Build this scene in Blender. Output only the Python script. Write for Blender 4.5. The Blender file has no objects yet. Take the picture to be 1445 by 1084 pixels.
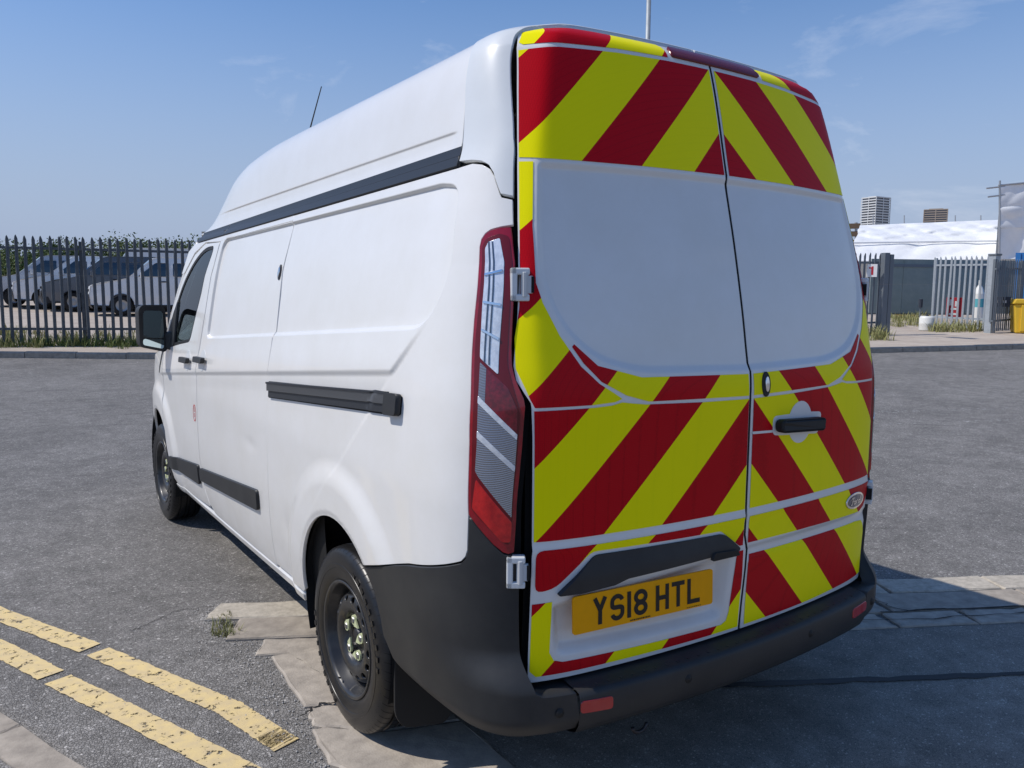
import bpy, bmesh, math, random
import numpy as np
from mathutils import Vector, Matrix
from mathutils.geometry import delaunay_2d_cdt
random.seed(7); RNG = np.random.default_rng(7)
S = bpy.context.scene
# ---------------------------------------------------------------- camera, sky, sun, exposure
CAM = np.array([-2.067, -1.689, 1.617]); YAW, PIT, ROL = 0.5974, 0.1127, 0.0082; FPX = 1135.1; PW, PH = 1445.0, 1084.0
def cam_axes():
    cy, sy, cp, sp = math.cos(YAW), math.sin(YAW), math.cos(PIT), math.sin(PIT)
    f = np.array([sy*cp, cy*cp, -sp]); r = np.array([cy, -sy, 0.]); u = np.cross(r, f)
    return math.cos(ROL)*r+math.sin(ROL)*u, -math.sin(ROL)*r+math.cos(ROL)*u, f
CR, CU, CF = cam_axes()
cd = bpy.data.cameras.new('camera'); cam = bpy.data.objects.new('camera', cd); S.collection.objects.link(cam)
cd.sensor_width = 36; cd.lens = 36*FPX/PW; cd.clip_end = 5000; cd.clip_start = .05
cam.matrix_world = Matrix(((CR[0], CU[0], -CF[0], CAM[0]), (CR[1], CU[1], -CF[1], CAM[1]), (CR[2], CU[2], -CF[2], CAM[2]), (0, 0, 0, 1)))
S.camera = cam
SUN = np.array([-.72, .37, 1.0]); SUN /= np.linalg.norm(SUN)
sl = bpy.data.lights.new('sun', 'SUN'); sl.energy = 3.6; sl.angle = math.radians(.53); sl.color = (1, .955, .89)
so = bpy.data.objects.new('sun', sl); S.collection.objects.link(so); so.location = (0, 0, 20)
so.rotation_euler = Vector(SUN).to_track_quat('Z', 'Y').to_euler()
wd = bpy.data.worlds.new('World'); S.world = wd; wd.use_nodes = True
_n, _l = wd.node_tree.nodes, wd.node_tree.links; _n.clear()
sky = _n.new('ShaderNodeTexSky'); sky.sky_type = 'NISHITA'; sky.sun_disc = False
sky.sun_elevation = math.asin(SUN[2]); sky.sun_rotation = math.atan2(SUN[0], SUN[1]); sky.altitude = 0; sky.air_density = 1.0; sky.dust_density = .25; sky.ozone_density = .35
bg = _n.new('ShaderNodeBackground'); bg.inputs['Strength'].default_value = .135
wo = _n.new('ShaderNodeOutputWorld')
# thin cirrus over the whole sky
tc = _n.new('ShaderNodeTexCoord'); mp = _n.new('ShaderNodeMapping'); mp.inputs['Scale'].default_value = (1.6, 1.6, 4.5); mp.inputs['Rotation'].default_value = (.2, .15, 2.3)
n1 = _n.new('ShaderNodeTexNoise'); n1.inputs['Scale'].default_value = 2.3; n1.inputs['Detail'].default_value = 8; n1.inputs['Roughness'].default_value = .62; n1.inputs['Distortion'].default_value = .7
r1 = _n.new('ShaderNodeValToRGB'); r1.color_ramp.elements[0].position = .57; r1.color_ramp.elements[1].position = .90; r1.color_ramp.elements[1].color = (.55, .55, .55, 1)
mx = _n.new('ShaderNodeMixRGB'); mx.inputs['Color2'].default_value = (7.2, 7.4, 7.9, 1)
_l.new(tc.outputs['Generated'], mp.inputs['Vector']); _l.new(mp.outputs['Vector'], n1.inputs['Vector']); _l.new(n1.outputs['Fac'], r1.inputs['Fac'])
hs = _n.new('ShaderNodeHueSaturation'); hs.inputs['Saturation'].default_value = 1.30; _l.new(sky.outputs['Color'], hs.inputs['Color'])
# pale summer haze low in the sky, the same all round
sx = _n.new('ShaderNodeSeparateXYZ'); _l.new(tc.outputs['Generated'], sx.inputs[0]); hr = _n.new('ShaderNodeMapRange'); hr.inputs['From Min'].default_value = -.02; hr.inputs['From Max'].default_value = .42; hr.inputs['To Min'].default_value = 1; hr.inputs['To Max'].default_value = 0; hr.interpolation_type = 'SMOOTHSTEP'
_l.new(sx.outputs['Z'], hr.inputs['Value']); hm = _n.new('ShaderNodeMixRGB'); hm.inputs['Color2'].default_value = (2.55, 3.35, 4.35, 1); _l.new(hr.outputs['Result'], hm.inputs['Fac']); _l.new(hs.outputs['Color'], hm.inputs['Color1'])
tn = _n.new('ShaderNodeMixRGB'); tn.blend_type = 'MULTIPLY'; tn.inputs['Fac'].default_value = 1; tn.inputs['Color2'].default_value = (1.0, .94, 1.03, 1); _l.new(hm.outputs['Color'], tn.inputs['Color1'])
_l.new(r1.outputs['Color'], mx.inputs['Fac']); _l.new(tn.outputs['Color'], mx.inputs['Color1']); _l.new(mx.outputs['Color'], bg.inputs['Color']); _l.new(bg.outputs['Background'], wo.inputs['Surface'])
S.view_settings.view_transform = 'Standard'; S.view_settings.look = 'None'; S.view_settings.gamma = 1; S.view_settings.exposure = 0.0
S.cycles.max_bounces = 8; S.cycles.transparent_max_bounces = 24
# ---------------------------------------------------------------- materials
MATS = {}
def mat(name, col, rough=.5, metal=0, coat=0, spec=.5, noise=None, bump=None, trans=0, ior=1.45, coords='Object', alpha=1):
    """noise=(scale, other colour, contrast lo, hi); bump=(scale, strength, distance)"""
    if name in MATS: return MATS[name]
    m = bpy.data.materials.new(name); m.use_nodes = True; N, L = m.node_tree.nodes, m.node_tree.links
    b = N['Principled BSDF']; b.inputs['Base Color'].default_value = (*col, 1); b.inputs['Roughness'].default_value = rough; b.inputs['Metallic'].default_value = metal
    b.inputs['Coat Weight'].default_value = coat; b.inputs['Coat Roughness'].default_value = .04; b.inputs['Specular IOR Level'].default_value = spec; b.inputs['Transmission Weight'].default_value = trans; b.inputs['IOR'].default_value = ior
    b.inputs['Alpha'].default_value = alpha
    t = N.new('ShaderNodeTexCoord')
    if noise:
        n = N.new('ShaderNodeTexNoise'); n.inputs['Scale'].default_value = noise[0]; n.inputs['Detail'].default_value = 7; n.inputs['Roughness'].default_value = .65
        r = N.new('ShaderNodeValToRGB'); r.color_ramp.elements[0].position = noise[2]; r.color_ramp.elements[1].position = noise[3]
        r.color_ramp.elements[0].color = (*col, 1); r.color_ramp.elements[1].color = (*noise[1], 1)
        L.new(t.outputs[coords], n.inputs['Vector']); L.new(n.outputs['Fac'], r.inputs['Fac']); L.new(r.outputs['Color'], b.inputs['Base Color'])
    if bump:
        n = N.new('ShaderNodeTexNoise'); n.inputs['Scale'].default_value = bump[0]; n.inputs['Detail'].default_value = 4
        k = N.new('ShaderNodeBump'); k.inputs['Strength'].default_value = bump[1]; k.inputs['Distance'].default_value = bump[2]
        L.new(t.outputs[coords], n.inputs['Vector']); L.new(n.outputs['Fac'], k.inputs['Height']); L.new(k.outputs['Normal'], b.inputs['Normal'])
    MATS[name] = m; return m
def nodes_of(m): return m.node_tree.nodes, m.node_tree.links, m.node_tree.nodes['Principled BSDF']
# ---------------------------------------------------------------- mesh helpers
COL = S.collection
def mk(name, V, F, m, parent=None, smooth=True, normals=None):
    me = bpy.data.meshes.new(name); me.from_pydata([tuple(map(float, v)) for v in V], [], [tuple(map(int, f)) for f in F]); me.update()
    me.polygons.foreach_set('use_smooth', [smooth]*len(me.polygons))
    if normals is not None: me.normals_split_custom_set_from_vertices([tuple(map(float, n)) for n in normals])
    o = bpy.data.objects.new(name, me); COL.objects.link(o)
    if m is not None: me.materials.append(MATS[m] if isinstance(m, str) else m)
    if parent is not None: o.parent = parent
    return o
def thing(name, label, cat, loc=(0, 0, 0), rz=0, group=None):
    o = bpy.data.objects.new(name, None); COL.objects.link(o); o.empty_display_size = .2; o.location = loc; o.rotation_euler = (0, 0, rz)
    return tag(o, label, cat, group)
def tag(o, label=None, cat=None, group=None, kind=None):
    if label: o['label'] = label
    if cat: o['category'] = cat
    if group: o['group'] = group
    if kind: o['kind'] = kind
    return o
def mirrored(o, parent=None):
    me = o.data; V = [(-v.co.x, v.co.y, v.co.z) for v in me.vertices]; F = [tuple(reversed(p.vertices)) for p in me.polygons]
    nrm = None
    if me.has_custom_normals:
        nn = np.zeros((len(V), 3)); cn = me.corner_normals
        for p in me.polygons:
            for li in p.loop_indices: nn[me.loops[li].vertex_index] = cn[li].vector
        nrm = nn*np.array([-1, 1, 1])
    r = mk(o.name.split('.')[0], V, F, me.materials[0] if me.materials else None, parent if parent is not None else o.parent, me.polygons[0].use_smooth, nrm)
    for m_ in o.modifiers:
        if m_.type == 'BEVEL':
            b = r.modifiers.new('bevel', 'BEVEL'); b.width = m_.width; b.segments = m_.segments; b.limit_method = 'ANGLE'
    return r
class MB:
    """collects simple solids into one mesh"""
    def __init__(s): s.V = []; s.F = []
    def add(s, V, F):
        k = len(s.V); s.V += [tuple(v) for v in V]; s.F += [tuple(i+k for i in f) for f in F]; return s
    def box(s, a, b, M=None):
        (x0, y0, z0), (x1, y1, z1) = a, b
        V = [(x0, y0, z0), (x1, y0, z0), (x1, y1, z0), (x0, y1, z0), (x0, y0, z1), (x1, y0, z1), (x1, y1, z1), (x0, y1, z1)]
        if M is not None: V = [tuple(M @ Vector(v)) for v in V]
        return s.add(V, [(0, 3, 2, 1), (4, 5, 6, 7), (0, 1, 5, 4), (1, 2, 6, 5), (2, 3, 7, 6), (3, 0, 4, 7)])
    def tube(s, pts, rad, n=10, cap=True):
        pts = [Vector(p) for p in pts]; R = rad if hasattr(rad, '__len__') else [rad]*len(pts); V = []; F = []
        up = None
        for i, p in enumerate(pts):
            d = (pts[min(i+1, len(pts)-1)]-pts[max(i-1, 0)]).normalized()
            if up is None: up = d.orthogonal().normalized()
            up = (up-d*up.dot(d)).normalized(); w = d.cross(up)
            for k in range(n):
                a = 2*math.pi*k/n; V.append(p+(up*math.cos(a)+w*math.sin(a))*R[i])
        for i in range(len(pts)-1):
            for k in range(n):
                a, b = i*n+k, i*n+(k+1) % n; F.append((a, b, b+n, a+n))
        if cap: F.append(tuple(range(n-1, -1, -1))); F.append(tuple((len(pts)-1)*n+k for k in range(n)))
        return s.add(V, F)
    def lathe(s, prof, n=48, axis='x', c=(0, 0, 0), closed=False):
        V = []; F = []; m = len(prof)
        for k in range(n):
            a = 2*math.pi*k/n
            for (r, h) in prof:
                q = (h, r*math.cos(a), r*math.sin(a)) if axis == 'x' else (r*math.cos(a), r*math.sin(a), h) if axis == 'z' else (r*math.cos(a), h, r*math.sin(a))
                V.append((q[0]+c[0], q[1]+c[1], q[2]+c[2]))
        for k in range(n):
            for j in range(m if closed else m-1):
                a, b = k*m+j, ((k+1) % n)*m+j; j2 = (j+1) % m-j
                F.append((a, a+j2, b+j2, b))
        return s.add(V, F)
    def prism(s, poly, h0, h1, fn):
        """poly 2d, extruded between h0 and h1, fn(a,b,h)->3d"""
        n = len(poly); V = [fn(a, b, h0) for a, b in poly]+[fn(a, b, h1) for a, b in poly]
        return s.add(V, [tuple(range(n-1, -1, -1)), tuple(range(n, 2*n))]+[(i, (i+1) % n, n+(i+1) % n, n+i) for i in range(n)])
    def build(s, name, m, parent=None, smooth=False, bevel=0, seg=2):
        o = mk(name, s.V, s.F, m, parent, smooth)
        bm = bmesh.new(); bm.from_mesh(o.data); bmesh.ops.recalc_face_normals(bm, faces=bm.faces); bm.to_mesh(o.data); bm.free()
        if bevel:
            b = o.modifiers.new('bevel', 'BEVEL'); b.width = bevel; b.segments = seg; b.limit_method = 'ANGLE'; b.angle_limit = .6
        return o
def resample(loop, step):
    out = []
    for a, b in zip(loop, loop[1:]+loop[:1]):
        a = np.array(a, float); b = np.array(b, float); n = max(1, int(math.ceil(np.linalg.norm(b-a)/step)))
        out += [a+(b-a)*i/n for i in range(n)]
    return np.array(out)
def inside(loops, P):
    r = np.zeros(len(P), bool)
    for L_ in loops:
        L_ = np.asarray(L_); A, B = L_, np.roll(L_, -1, 0)
        for (ax, ay), (bx, by) in zip(A, B):
            if ay == by: continue
            c = ((ay > P[:, 1]) != (by > P[:, 1])) & (P[:, 0] < (bx-ax)*(P[:, 1]-ay)/(by-ay)+ax); r ^= c
    return r
def segdist(L_, P):
    L_ = np.asarray(L_, float); d = np.full(len(P), 9e9)
    for a, b in zip(L_, np.roll(L_, -1, 0)):
        ab = b-a; q = ab@ab
        if q < 1e-14: continue
        t = np.clip(((P-a)@ab)/q, 0, 1); d = np.minimum(d, np.hypot(*(P-(a+t[:, None]*ab)).T))
    return d
def area2(L_): L_ = np.asarray(L_); x, y = L_.T; return .5*np.sum(x*np.roll(y, -1)-y*np.roll(x, -1))
def offset(loop, d):
    """inset a closed loop by d"""
    L_ = [np.array(p, float) for p in loop]; s = 1 if area2(L_) > 0 else -1; out = []; n = len(L_)
    for i in range(n):
        a, b, c = L_[i-1], L_[i], L_[(i+1) % n]; e1 = (b-a)/(np.linalg.norm(b-a)+1e-12); e2 = (c-b)/(np.linalg.norm(c-b)+1e-12)
        n1 = np.array([-e1[1], e1[0]])*s; n2 = np.array([-e2[1], e2[0]])*s; m_ = n1+n2; m_ /= max(.35, 1+n1@n2)
        out.append(tuple(b+m_*d))
    return out
def rounded(pts, r, n=5):
    """round the corners of a polygon; r number or list"""
    out = []; N_ = len(pts); rr = r if hasattr(r, '__len__') else [r]*N_
    for i in range(N_):
        a, b, c = [np.array(pts[j % N_], float) for j in (i-1, i, i+1)]
        if rr[i] <= 0: out.append(tuple(b)); continue
        e1 = a-b; e2 = c-b; k = min(rr[i], .48*np.linalg.norm(e1), .48*np.linalg.norm(e2)); p = b+e1/np.linalg.norm(e1)*k; q = b+e2/np.linalg.norm(e2)*k
        for j in range(n+1):
            t = j/n; out.append(tuple((1-t)**2*p+2*(1-t)*t*b+t*t*q))
    return out
def clip_half(poly, nx, ny, c):
    """keep nx*x+ny*y <= c"""
    out = []
    for a, b in zip(poly, poly[1:]+poly[:1]):
        da, db = nx*a[0]+ny*a[1]-c, nx*b[0]+ny*b[1]-c
        if da <= 0: out.append(a)
        if (da < 0 < db) or (db < 0 < da):
            t = da/(da-db); out.append((a[0]+(b[0]-a[0])*t, a[1]+(b[1]-a[1])*t))
    return out
def patch(name, loops, fn, m, parent=None, step=.014, skirt=.012, off=0., sgn=1, gap=0., lines=()):
    """sheet over a 2d outline (holes allowed) laid on the surface fn, with turned-in edges and exact normals"""
    loops = [list(map(tuple, l)) for l in loops]
    if gap: loops = [offset(l, gap if i == 0 else -gap) for i, l in enumerate(loops)]
    R_ = [resample(l, step) for l in loops]; A = np.concatenate(R_); lo, hi = A.min(0), A.max(0)
    nx, ny = int((hi[0]-lo[0])/step)+2, int((hi[1]-lo[1])/(step*.9))+2
    gx, gy = np.meshgrid(np.arange(nx), np.arange(ny)); G = np.stack([lo[0]+(gx+.5*(gy % 2))*step, lo[1]+gy*step*.9], -1).reshape(-1, 2)
    G = G[inside(loops, G)]; X_ = []
    if len(G):
        d = np.full(len(G), 9e9)
        for l in loops: d = np.minimum(d, segdist(l, G))
        G = G[d > .45*step]
    for ln in lines:                          # rows of points along pressed creases, so that they shade cleanly
        Lp = np.asarray(ln, float); Lp = Lp[inside(loops, Lp)]
        if not len(Lp): continue
        d = np.full(len(Lp), 9e9)
        for l in loops: d = np.minimum(d, segdist(l, Lp))
        Lp = Lp[d > .0035]
        if len(Lp): X_.append(Lp)
    if X_:
        XL = np.concatenate(X_); key = lambda Q_, i, j: (np.floor(Q_[:, 0]/.006).astype(np.int64)+i)*1000003+np.floor(Q_[:, 1]/.006).astype(np.int64)+j
        kl = key(XL, 0, 0); kp = np.ones(len(G), bool)
        for i_ in (-1, 0, 1):
            for j_ in (-1, 0, 1): kp &= ~np.isin(key(G, i_, j_), kl)
        G = np.concatenate([G[kp], XL])
    P = np.concatenate([A, G]) if len(G) else A
    E = []; k = 0
    for r in R_:
        n = len(r); E += [(k+i, k+(i+1) % n) for i in range(n)]; k += n
    vo, eo, fo = delaunay_2d_cdt([Vector((float(x), float(y))) for x, y in P], E, [], 0, 1e-7, False)[:3]
    Q = np.array([(v[0], v[1]) for v in vo]); F = np.array([f for f in fo if len(f) == 3])
    F = F[inside(loops, Q[F].mean(1))]
    a = Q[F]; ar = (a[:, 1, 0]-a[:, 0, 0])*(a[:, 2, 1]-a[:, 0, 1])-(a[:, 2, 0]-a[:, 0, 0])*(a[:, 1, 1]-a[:, 0, 1])
    F = F[np.abs(ar) > 1e-10]; ar = ar[np.abs(ar) > 1e-10]; F = np.where((ar > 0)[:, None], F, F[:, ::-1])
    used = np.unique(F); rm = -np.ones(len(Q), int); rm[used] = np.arange(len(used)); Q = Q[used]; F = rm[F]
    h = 2e-3; X = fn(Q[:, 0], Q[:, 1])
    du = fn(Q[:, 0]+h, Q[:, 1])-fn(Q[:, 0]-h, Q[:, 1]); dv = fn(Q[:, 0], Q[:, 1]+h)-fn(Q[:, 0], Q[:, 1]-h)
    n = np.cross(du, dv)*sgn; n /= np.linalg.norm(n, axis=1)[:, None]+1e-12
    X = X+n*off
    if sgn < 0: F = F[:, ::-1]
    V = X; NN = n; FF = [tuple(f) for f in F]
    if skirt:
        ed = {}
        for f in FF:
            for i in range(3):
                e = (f[i], f[(i+1) % 3]); ed[e] = 1
        B = [e for e in ed if (e[1], e[0]) not in ed]
        bv = sorted({i for e in B for i in e}); ix = {v: j for j, v in enumerate(bv)}
        on = np.zeros((len(bv), 3))
        for a_, b_ in B:
            t = X[b_]-X[a_]; o_ = np.cross(t, n[a_]); o_ /= np.linalg.norm(o_)+1e-12; on[ix[a_]] += o_; on[ix[b_]] += o_
        on /= np.linalg.norm(on, axis=1)[:, None]+1e-12; nb = n[bv]
        k0 = len(V); top = X[bv]; 
        V = np.concatenate([V, top-nb*min(.0012, skirt*.2)+on*min(.0008, skirt*.15), top-nb*skirt+on*min(.0008, skirt*.15)]); m1 = nb+on; m1 /= np.linalg.norm(m1, axis=1)[:, None]+1e-12
        NN = np.concatenate([NN, m1, on]); nbv = len(bv)
        for a_, b_ in B:
            i, j = ix[a_], ix[b_]; FF += [(b_, a_, k0+i, k0+j), (k0+j, k0+i, k0+nbv+i, k0+nbv+j)]
    return mk(name, V, FF, m, parent, True, NN)
def sdf(loop, P):
    """signed distance, negative inside"""
    d = segdist(loop, P); return np.where(inside([loop], P), -d, d)
# ---------------------------------------------------------------- van surface functions (metres; x right, y forward, z up; van rear at y=0)
def spline(xs, ys):
    xs = np.array(xs, float); ys = np.array(ys, float)
    h = np.diff(xs); d = np.diff(ys)/h
    m = np.zeros_like(ys); m[0] = d[0]; m[-1] = d[-1]
    for i in range(1, len(xs)-1):
        m[i] = 0 if d[i-1]*d[i] <= 0 else 2*d[i-1]*d[i]/(d[i-1]+d[i])
    def f(x):
        x = np.clip(np.asarray(x, float), xs[0], xs[-1])
        i = np.clip(np.searchsorted(xs, x)-1, 0, len(xs)-2)
        t = (x-xs[i])/h[i]
        return ((2*t**3-3*t**2+1)*ys[i]+(t**3-2*t**2+t)*h[i]*m[i]+(-2*t**3+3*t**2)*ys[i+1]+(t**3-t**2)*h[i]*m[i+1])
    return f
def sstep(a, b, x):
    t = np.clip((np.asarray(x, float)-a)/(b-a), 0, 1); return t*t*(3-2*t)
ROOF = [(.815, 2.04), (.802, 2.14), (.788, 2.24), (.768, 2.315), (.733, 2.365), (.67, 2.392), (.5, 2.408), (.25, 2.416), (0, 2.418)]
_rv = [2.04]
for _a, _b in zip(ROOF, ROOF[1:]): _rv.append(_rv[-1]+math.hypot(_a[0]-_b[0], _a[1]-_b[1]))
VMAX = _rv[-1]
Wf = spline([.2, .25, .34, .45, .6, .8, 1.0, 1.15, 1.3, 1.5, 1.7, 1.85, 1.95]+_rv,
            [.88, .90, .945, .965, .978, .986, .987, .978, .965, .938, .905, .87, .842]+[q[0] for q in ROOF])
Zf = spline([.2, 1.0, 1.95]+_rv, [.2, 1.0, 1.95]+[q[1] for q in ROOF])
Cf = spline([.2, .516, .9, 1.293, 1.473, 1.75, 1.99, 2.335, 2.37, 2.395, 2.418], [0, 0, -.012, -.011, .013, .066, .122, .204, .218, .245, .29])
def Xfold(z): return np.interp(z, [.5, 1.3, 1.64, 1.8, 2.03, 2.32, 2.37, 2.42], [.785, .785, .780, .752, .706, .640, .60, .50])      # where the door skin folds round to its edge
def Rf(x, z):
    x = np.abs(x); d = x-Xfold(z); return Cf(z)+.10*x*x+.35*np.clip(x-.62, 0, None)**2+.72*(d+np.sqrt(d*d+.00030))/2*np.interp(z, [1.2, 1.7], [.35, 1])
def Rdx(x, z=1.): d = x-Xfold(z); return .20*x+.7*np.clip(x-.62, 0, None)+.36*(1+d/np.sqrt(d*d+.0003))*np.interp(z, [1.2, 1.7], [.35, 1])
def cornerAB(v):
    w = Wf(v); z = Zf(v)
    a = np.minimum(np.interp(v, [1.7, 2.04], [.15, .075]), .3*w+.001); b = np.interp(v, [1.7, 2.04, 2.3, VMAX], [.36, .22, .16, .05])
    xa = w-a; return w, z, a, b, xa, Rf(xa, z)
KC = .45                                   # length given to the rounded rear corner in the (u, v) sheet
def yB(v):
    w, z, a, b, xa, ya = cornerAB(v); return ya+b
def zt(y): return 2.05-.026*(np.asarray(y, float)-.36)          # top of the black roof strip
def zb(y): return 1.988-.026*(np.asarray(y, float)-.36)         # bottom of it
ROOFH = spline([-1, .4, 1.5, 2.3, 2.75, 3.0, 3.25, 3.45, 3.6, 3.7], [.985, .99, 1.02, 1.04, .99, .89, .64, .36, .15, 0])
def nose(y, z):                            # how far the front pulls in
    t = np.clip((np.asarray(y, float)-4.05)/1.28, 0, 1); return .50*t**3.2+.03*t
def body(u, v, disp=None):
    """point of the left body skin; u<=KC rounds the rear corner, beyond that it runs forward; v is height, then the roof's girth"""
    u = np.asarray(u, float); v = np.asarray(v, float)
    w, z, a, b, xa, ya = cornerAB(v)
    t = np.clip(u/KC, 0, 1)
    p0x, p0y = -xa, ya; p1x, p1y = -xa-.6*a, ya+.6*a*Rdx(xa, z); p3x, p3y = -w, ya+b; p2x, p2y = -w, p3y-.62*b
    k0, k1, k2, k3 = (1-t)**3, 3*(1-t)**2*t, 3*(1-t)*t*t, t**3
    x = k0*p0x+k1*p1x+k2*p2x+k3*p3x; y = k0*p0y+k1*p1y+k2*p2y+k3*p3y
    y = y+np.clip(u-KC, 0, None)
    n = nose(y, z); x = x+n*np.clip(-x/.9, 0, 1)
    # roof part: follows the strip line, dome closes down over the cab
    h = ROOFH(y); base = zt(y)
    zr = base+(z-2.04)*h; x = np.where(v > 2.04, x*(1-.06*(1-h)*np.clip((v-2.04)*4, 0, 1)), x)
    k = sstep(1.9, 2.04, v); zz = np.where(v > 2.04, zr, z+(base-2.04)*k)
    if disp is not None:
        d = disp(y, zz)*sstep(.15, .45, u); x = x+d
    return np.stack([x, y, zz], -1)
def u_of(y, v):
    """u for a wanted y at girth v (arrays)"""
    y, v = np.broadcast_arrays(np.asarray(y, float), np.asarray(v, float))
    u = KC+(y-yB(v)); lo = np.zeros_like(u); hi = np.full_like(u, KC)
    for _ in range(40):
        mid = (lo+hi)/2; g = body(mid, v)[..., 1] > y
        hi = np.where(g, mid, hi); lo = np.where(g, lo, mid)
    return np.where(u > KC, u, (lo+hi)/2)
def rear(x, z): 
    x, z = np.broadcast_arrays(np.asarray(x, float), np.asarray(z, float)); return np.stack([x, Rf(x, z), z], -1)
# ---------------------------------------------------------------- van materials
def paint(name, col, rough):
    m = mat(name, col, rough, coat=.55); N, L, b = nodes_of(m)
    t = N.new('ShaderNodeTexCoord'); n = N.new('ShaderNodeTexNoise'); n.inputs['Scale'].default_value = 3.2; n.inputs['Detail'].default_value = 9; n.inputs['Roughness'].default_value = .7
    r = N.new('ShaderNodeValToRGB'); r.color_ramp.elements[0].position = .35; r.color_ramp.elements[1].position = .75
    r.color_ramp.elements[0].color = (*col, 1); r.color_ramp.elements[1].color = (col[0]*.93, col[1]*.92, col[2]*.89, 1)
    # road film thickens towards the sills
    s = N.new('ShaderNodeSeparateXYZ'); mr = N.new('ShaderNodeMapRange'); mr.inputs['From Min'].default_value = .3; mr.inputs['From Max'].default_value = .75; mr.inputs['To Min'].default_value = .55; mr.inputs['To Max'].default_value = 0
    mu = N.new('ShaderNodeMath'); mu.operation = 'MULTIPLY'; mx = N.new('ShaderNodeMixRGB'); mx.inputs['Color2'].default_value = (.42, .39, .35, 1)
    L.new(t.outputs['Object'], n.inputs['Vector']); L.new(n.outputs['Fac'], r.inputs['Fac']); L.new(t.outputs['Object'], s.inputs[0]); L.new(s.outputs['Z'], mr.inputs['Value'])
    L.new(mr.outputs['Result'], mu.inputs[0]); L.new(n.outputs['Fac'], mu.inputs[1]); L.new(mu.outputs[0], mx.inputs['Fac']); L.new(r.outputs['Color'], mx.inputs['Color1']); L.new(mx.outputs['Color'], b.inputs['Base Color'])
    # a little orange peel and old handling
    k = N.new('ShaderNodeBump'); k.inputs['Strength'].default_value = .05; k.inputs['Distance'].default_value = .004; n2 = N.new('ShaderNodeTexNoise'); n2.inputs['Scale'].default_value = 5; n2.inputs['Detail'].default_value = 2
    L.new(t.outputs['Object'], n2.inputs['Vector']); L.new(n2.outputs['Fac'], k.inputs['Height']); L.new(k.outputs['Normal'], b.inputs['Normal']); L.new(k.outputs['Normal'], b.inputs['Coat Normal'])
    return m
paint('white_paint', (.80, .785, .755), .28)
mat('cap_white', (.70, .72, .72), .35, coat=.4, noise=(4, (.64, .65, .64), .4, .8))
mat('black_plastic', (.022, .0225, .0235), .5, noise=(5, (.036, .036, .035), .4, .75), bump=(900, .25, .0006))
mat('strip_plastic', (.022, .024, .028), .42, bump=(700, .2, .0005))
mat('gap_black', (.006, .006, .006), .8)
mat('rubber_black', (.012, .012, .012), .6)
mat('liner_black', (.01, .01, .01), .9)
mat('chrome', (.8, .8, .8), .08, metal=1)
mat('dark_metal', (.05, .05, .055), .45, metal=.6, noise=(12, (.10, .06, .04), .5, .8))
def tape(name, col, col2):
    m = mat(name, col, .42, coat=.06, spec=.10); N, L, b = nodes_of(m); t = N.new('ShaderNodeTexCoord')
    v = N.new('ShaderNodeTexVoronoi'); v.feature = 'DISTANCE_TO_EDGE'; v.inputs['Scale'].default_value = 190; v.inputs['Randomness'].default_value = .12
    r = N.new('ShaderNodeValToRGB'); r.color_ramp.elements[0].position = .02; r.color_ramp.elements[1].position = .09; r.color_ramp.elements[0].color = (*col2, 1); r.color_ramp.elements[1].color = (*col, 1)
    n = N.new('ShaderNodeTexNoise'); n.inputs['Scale'].default_value = 4; n.inputs['Detail'].default_value = 8
    mr = N.new('ShaderNodeMapRange'); mr.inputs['To Min'].default_value = .96; mr.inputs['To Max'].default_value = 1.03; mu = N.new('ShaderNodeMixRGB'); mu.blend_type = 'MULTIPLY'; mu.inputs['Fac'].default_value = 1
    L.new(t.outputs['Object'], v.inputs['Vector']); L.new(v.outputs['Distance'], r.inputs['Fac']); L.new(t.outputs['Object'], n.inputs['Vector']); L.new(n.outputs['Fac'], mr.inputs['Value'])
    L.new(r.outputs['Color'], mu.inputs['Color1']); L.new(mr.outputs['Result'], mu.inputs['Color2']); L.new(mu.outputs['Color'], b.inputs['Base Color'])
tape('red_tape', (.56, .003, .010), (.46, .002, .008)); tape('yellow_tape', (1.0, .90, .0), (.97, .88, .0))
mat('amber_plate', (.95, .40, .0), .4, spec=.2, noise=(9, (.84, .36, .002), .4, .8)); mat('plate_black', (.008, .008, .009), .4)
mat('lamp_red', (.36, .002, .012), .10, coat=.8, noise=(14, (.16, .0, .006), .3, .7)); mat('lamp_bright_red', (.62, .012, .012), .12, coat=.8, noise=(38, (.34, .002, .006), .35, .7)); mat('lamp_stop', (.10, .001, .008), .12, coat=.8, noise=(60, (.26, .004, .02), .4, .75)); mat('lamp_dark_red', (.13, .002, .006), .25, coat=.25); mat('reflector_red', (.45, .01, .015), .25, coat=1)
m = mat('lamp_clear', (.62, .65, .70), .22, metal=.35, coat=.6, noise=(45, (.86, .88, .90), .35, .65), bump=(120, .35, .002))
m = mat('lamp_ribbed', (.55, .55, .56), .14, metal=.75, coat=1); N, L, b = nodes_of(m); t = N.new('ShaderNodeTexCoord'); w = N.new('ShaderNodeTexWave'); w.inputs['Scale'].default_value = 120; w.bands_direction = 'DIAGONAL'; k = N.new('ShaderNodeBump'); k.inputs['Strength'].default_value = .3; k.inputs['Distance'].default_value = .002
L.new(t.outputs['Object'], w.inputs['Vector']); L.new(w.outputs['Fac'], k.inputs['Height']); L.new(k.outputs['Normal'], b.inputs['Normal'])
r = N.new('ShaderNodeValToRGB'); r.color_ramp.elements[0].color = (.20, .19, .195, 1); r.color_ramp.elements[1].color = (.46, .45, .46, 1); L.new(w.outputs['Fac'], r.inputs['Fac']); L.new(r.outputs['Color'], b.inputs['Base Color'])
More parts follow.
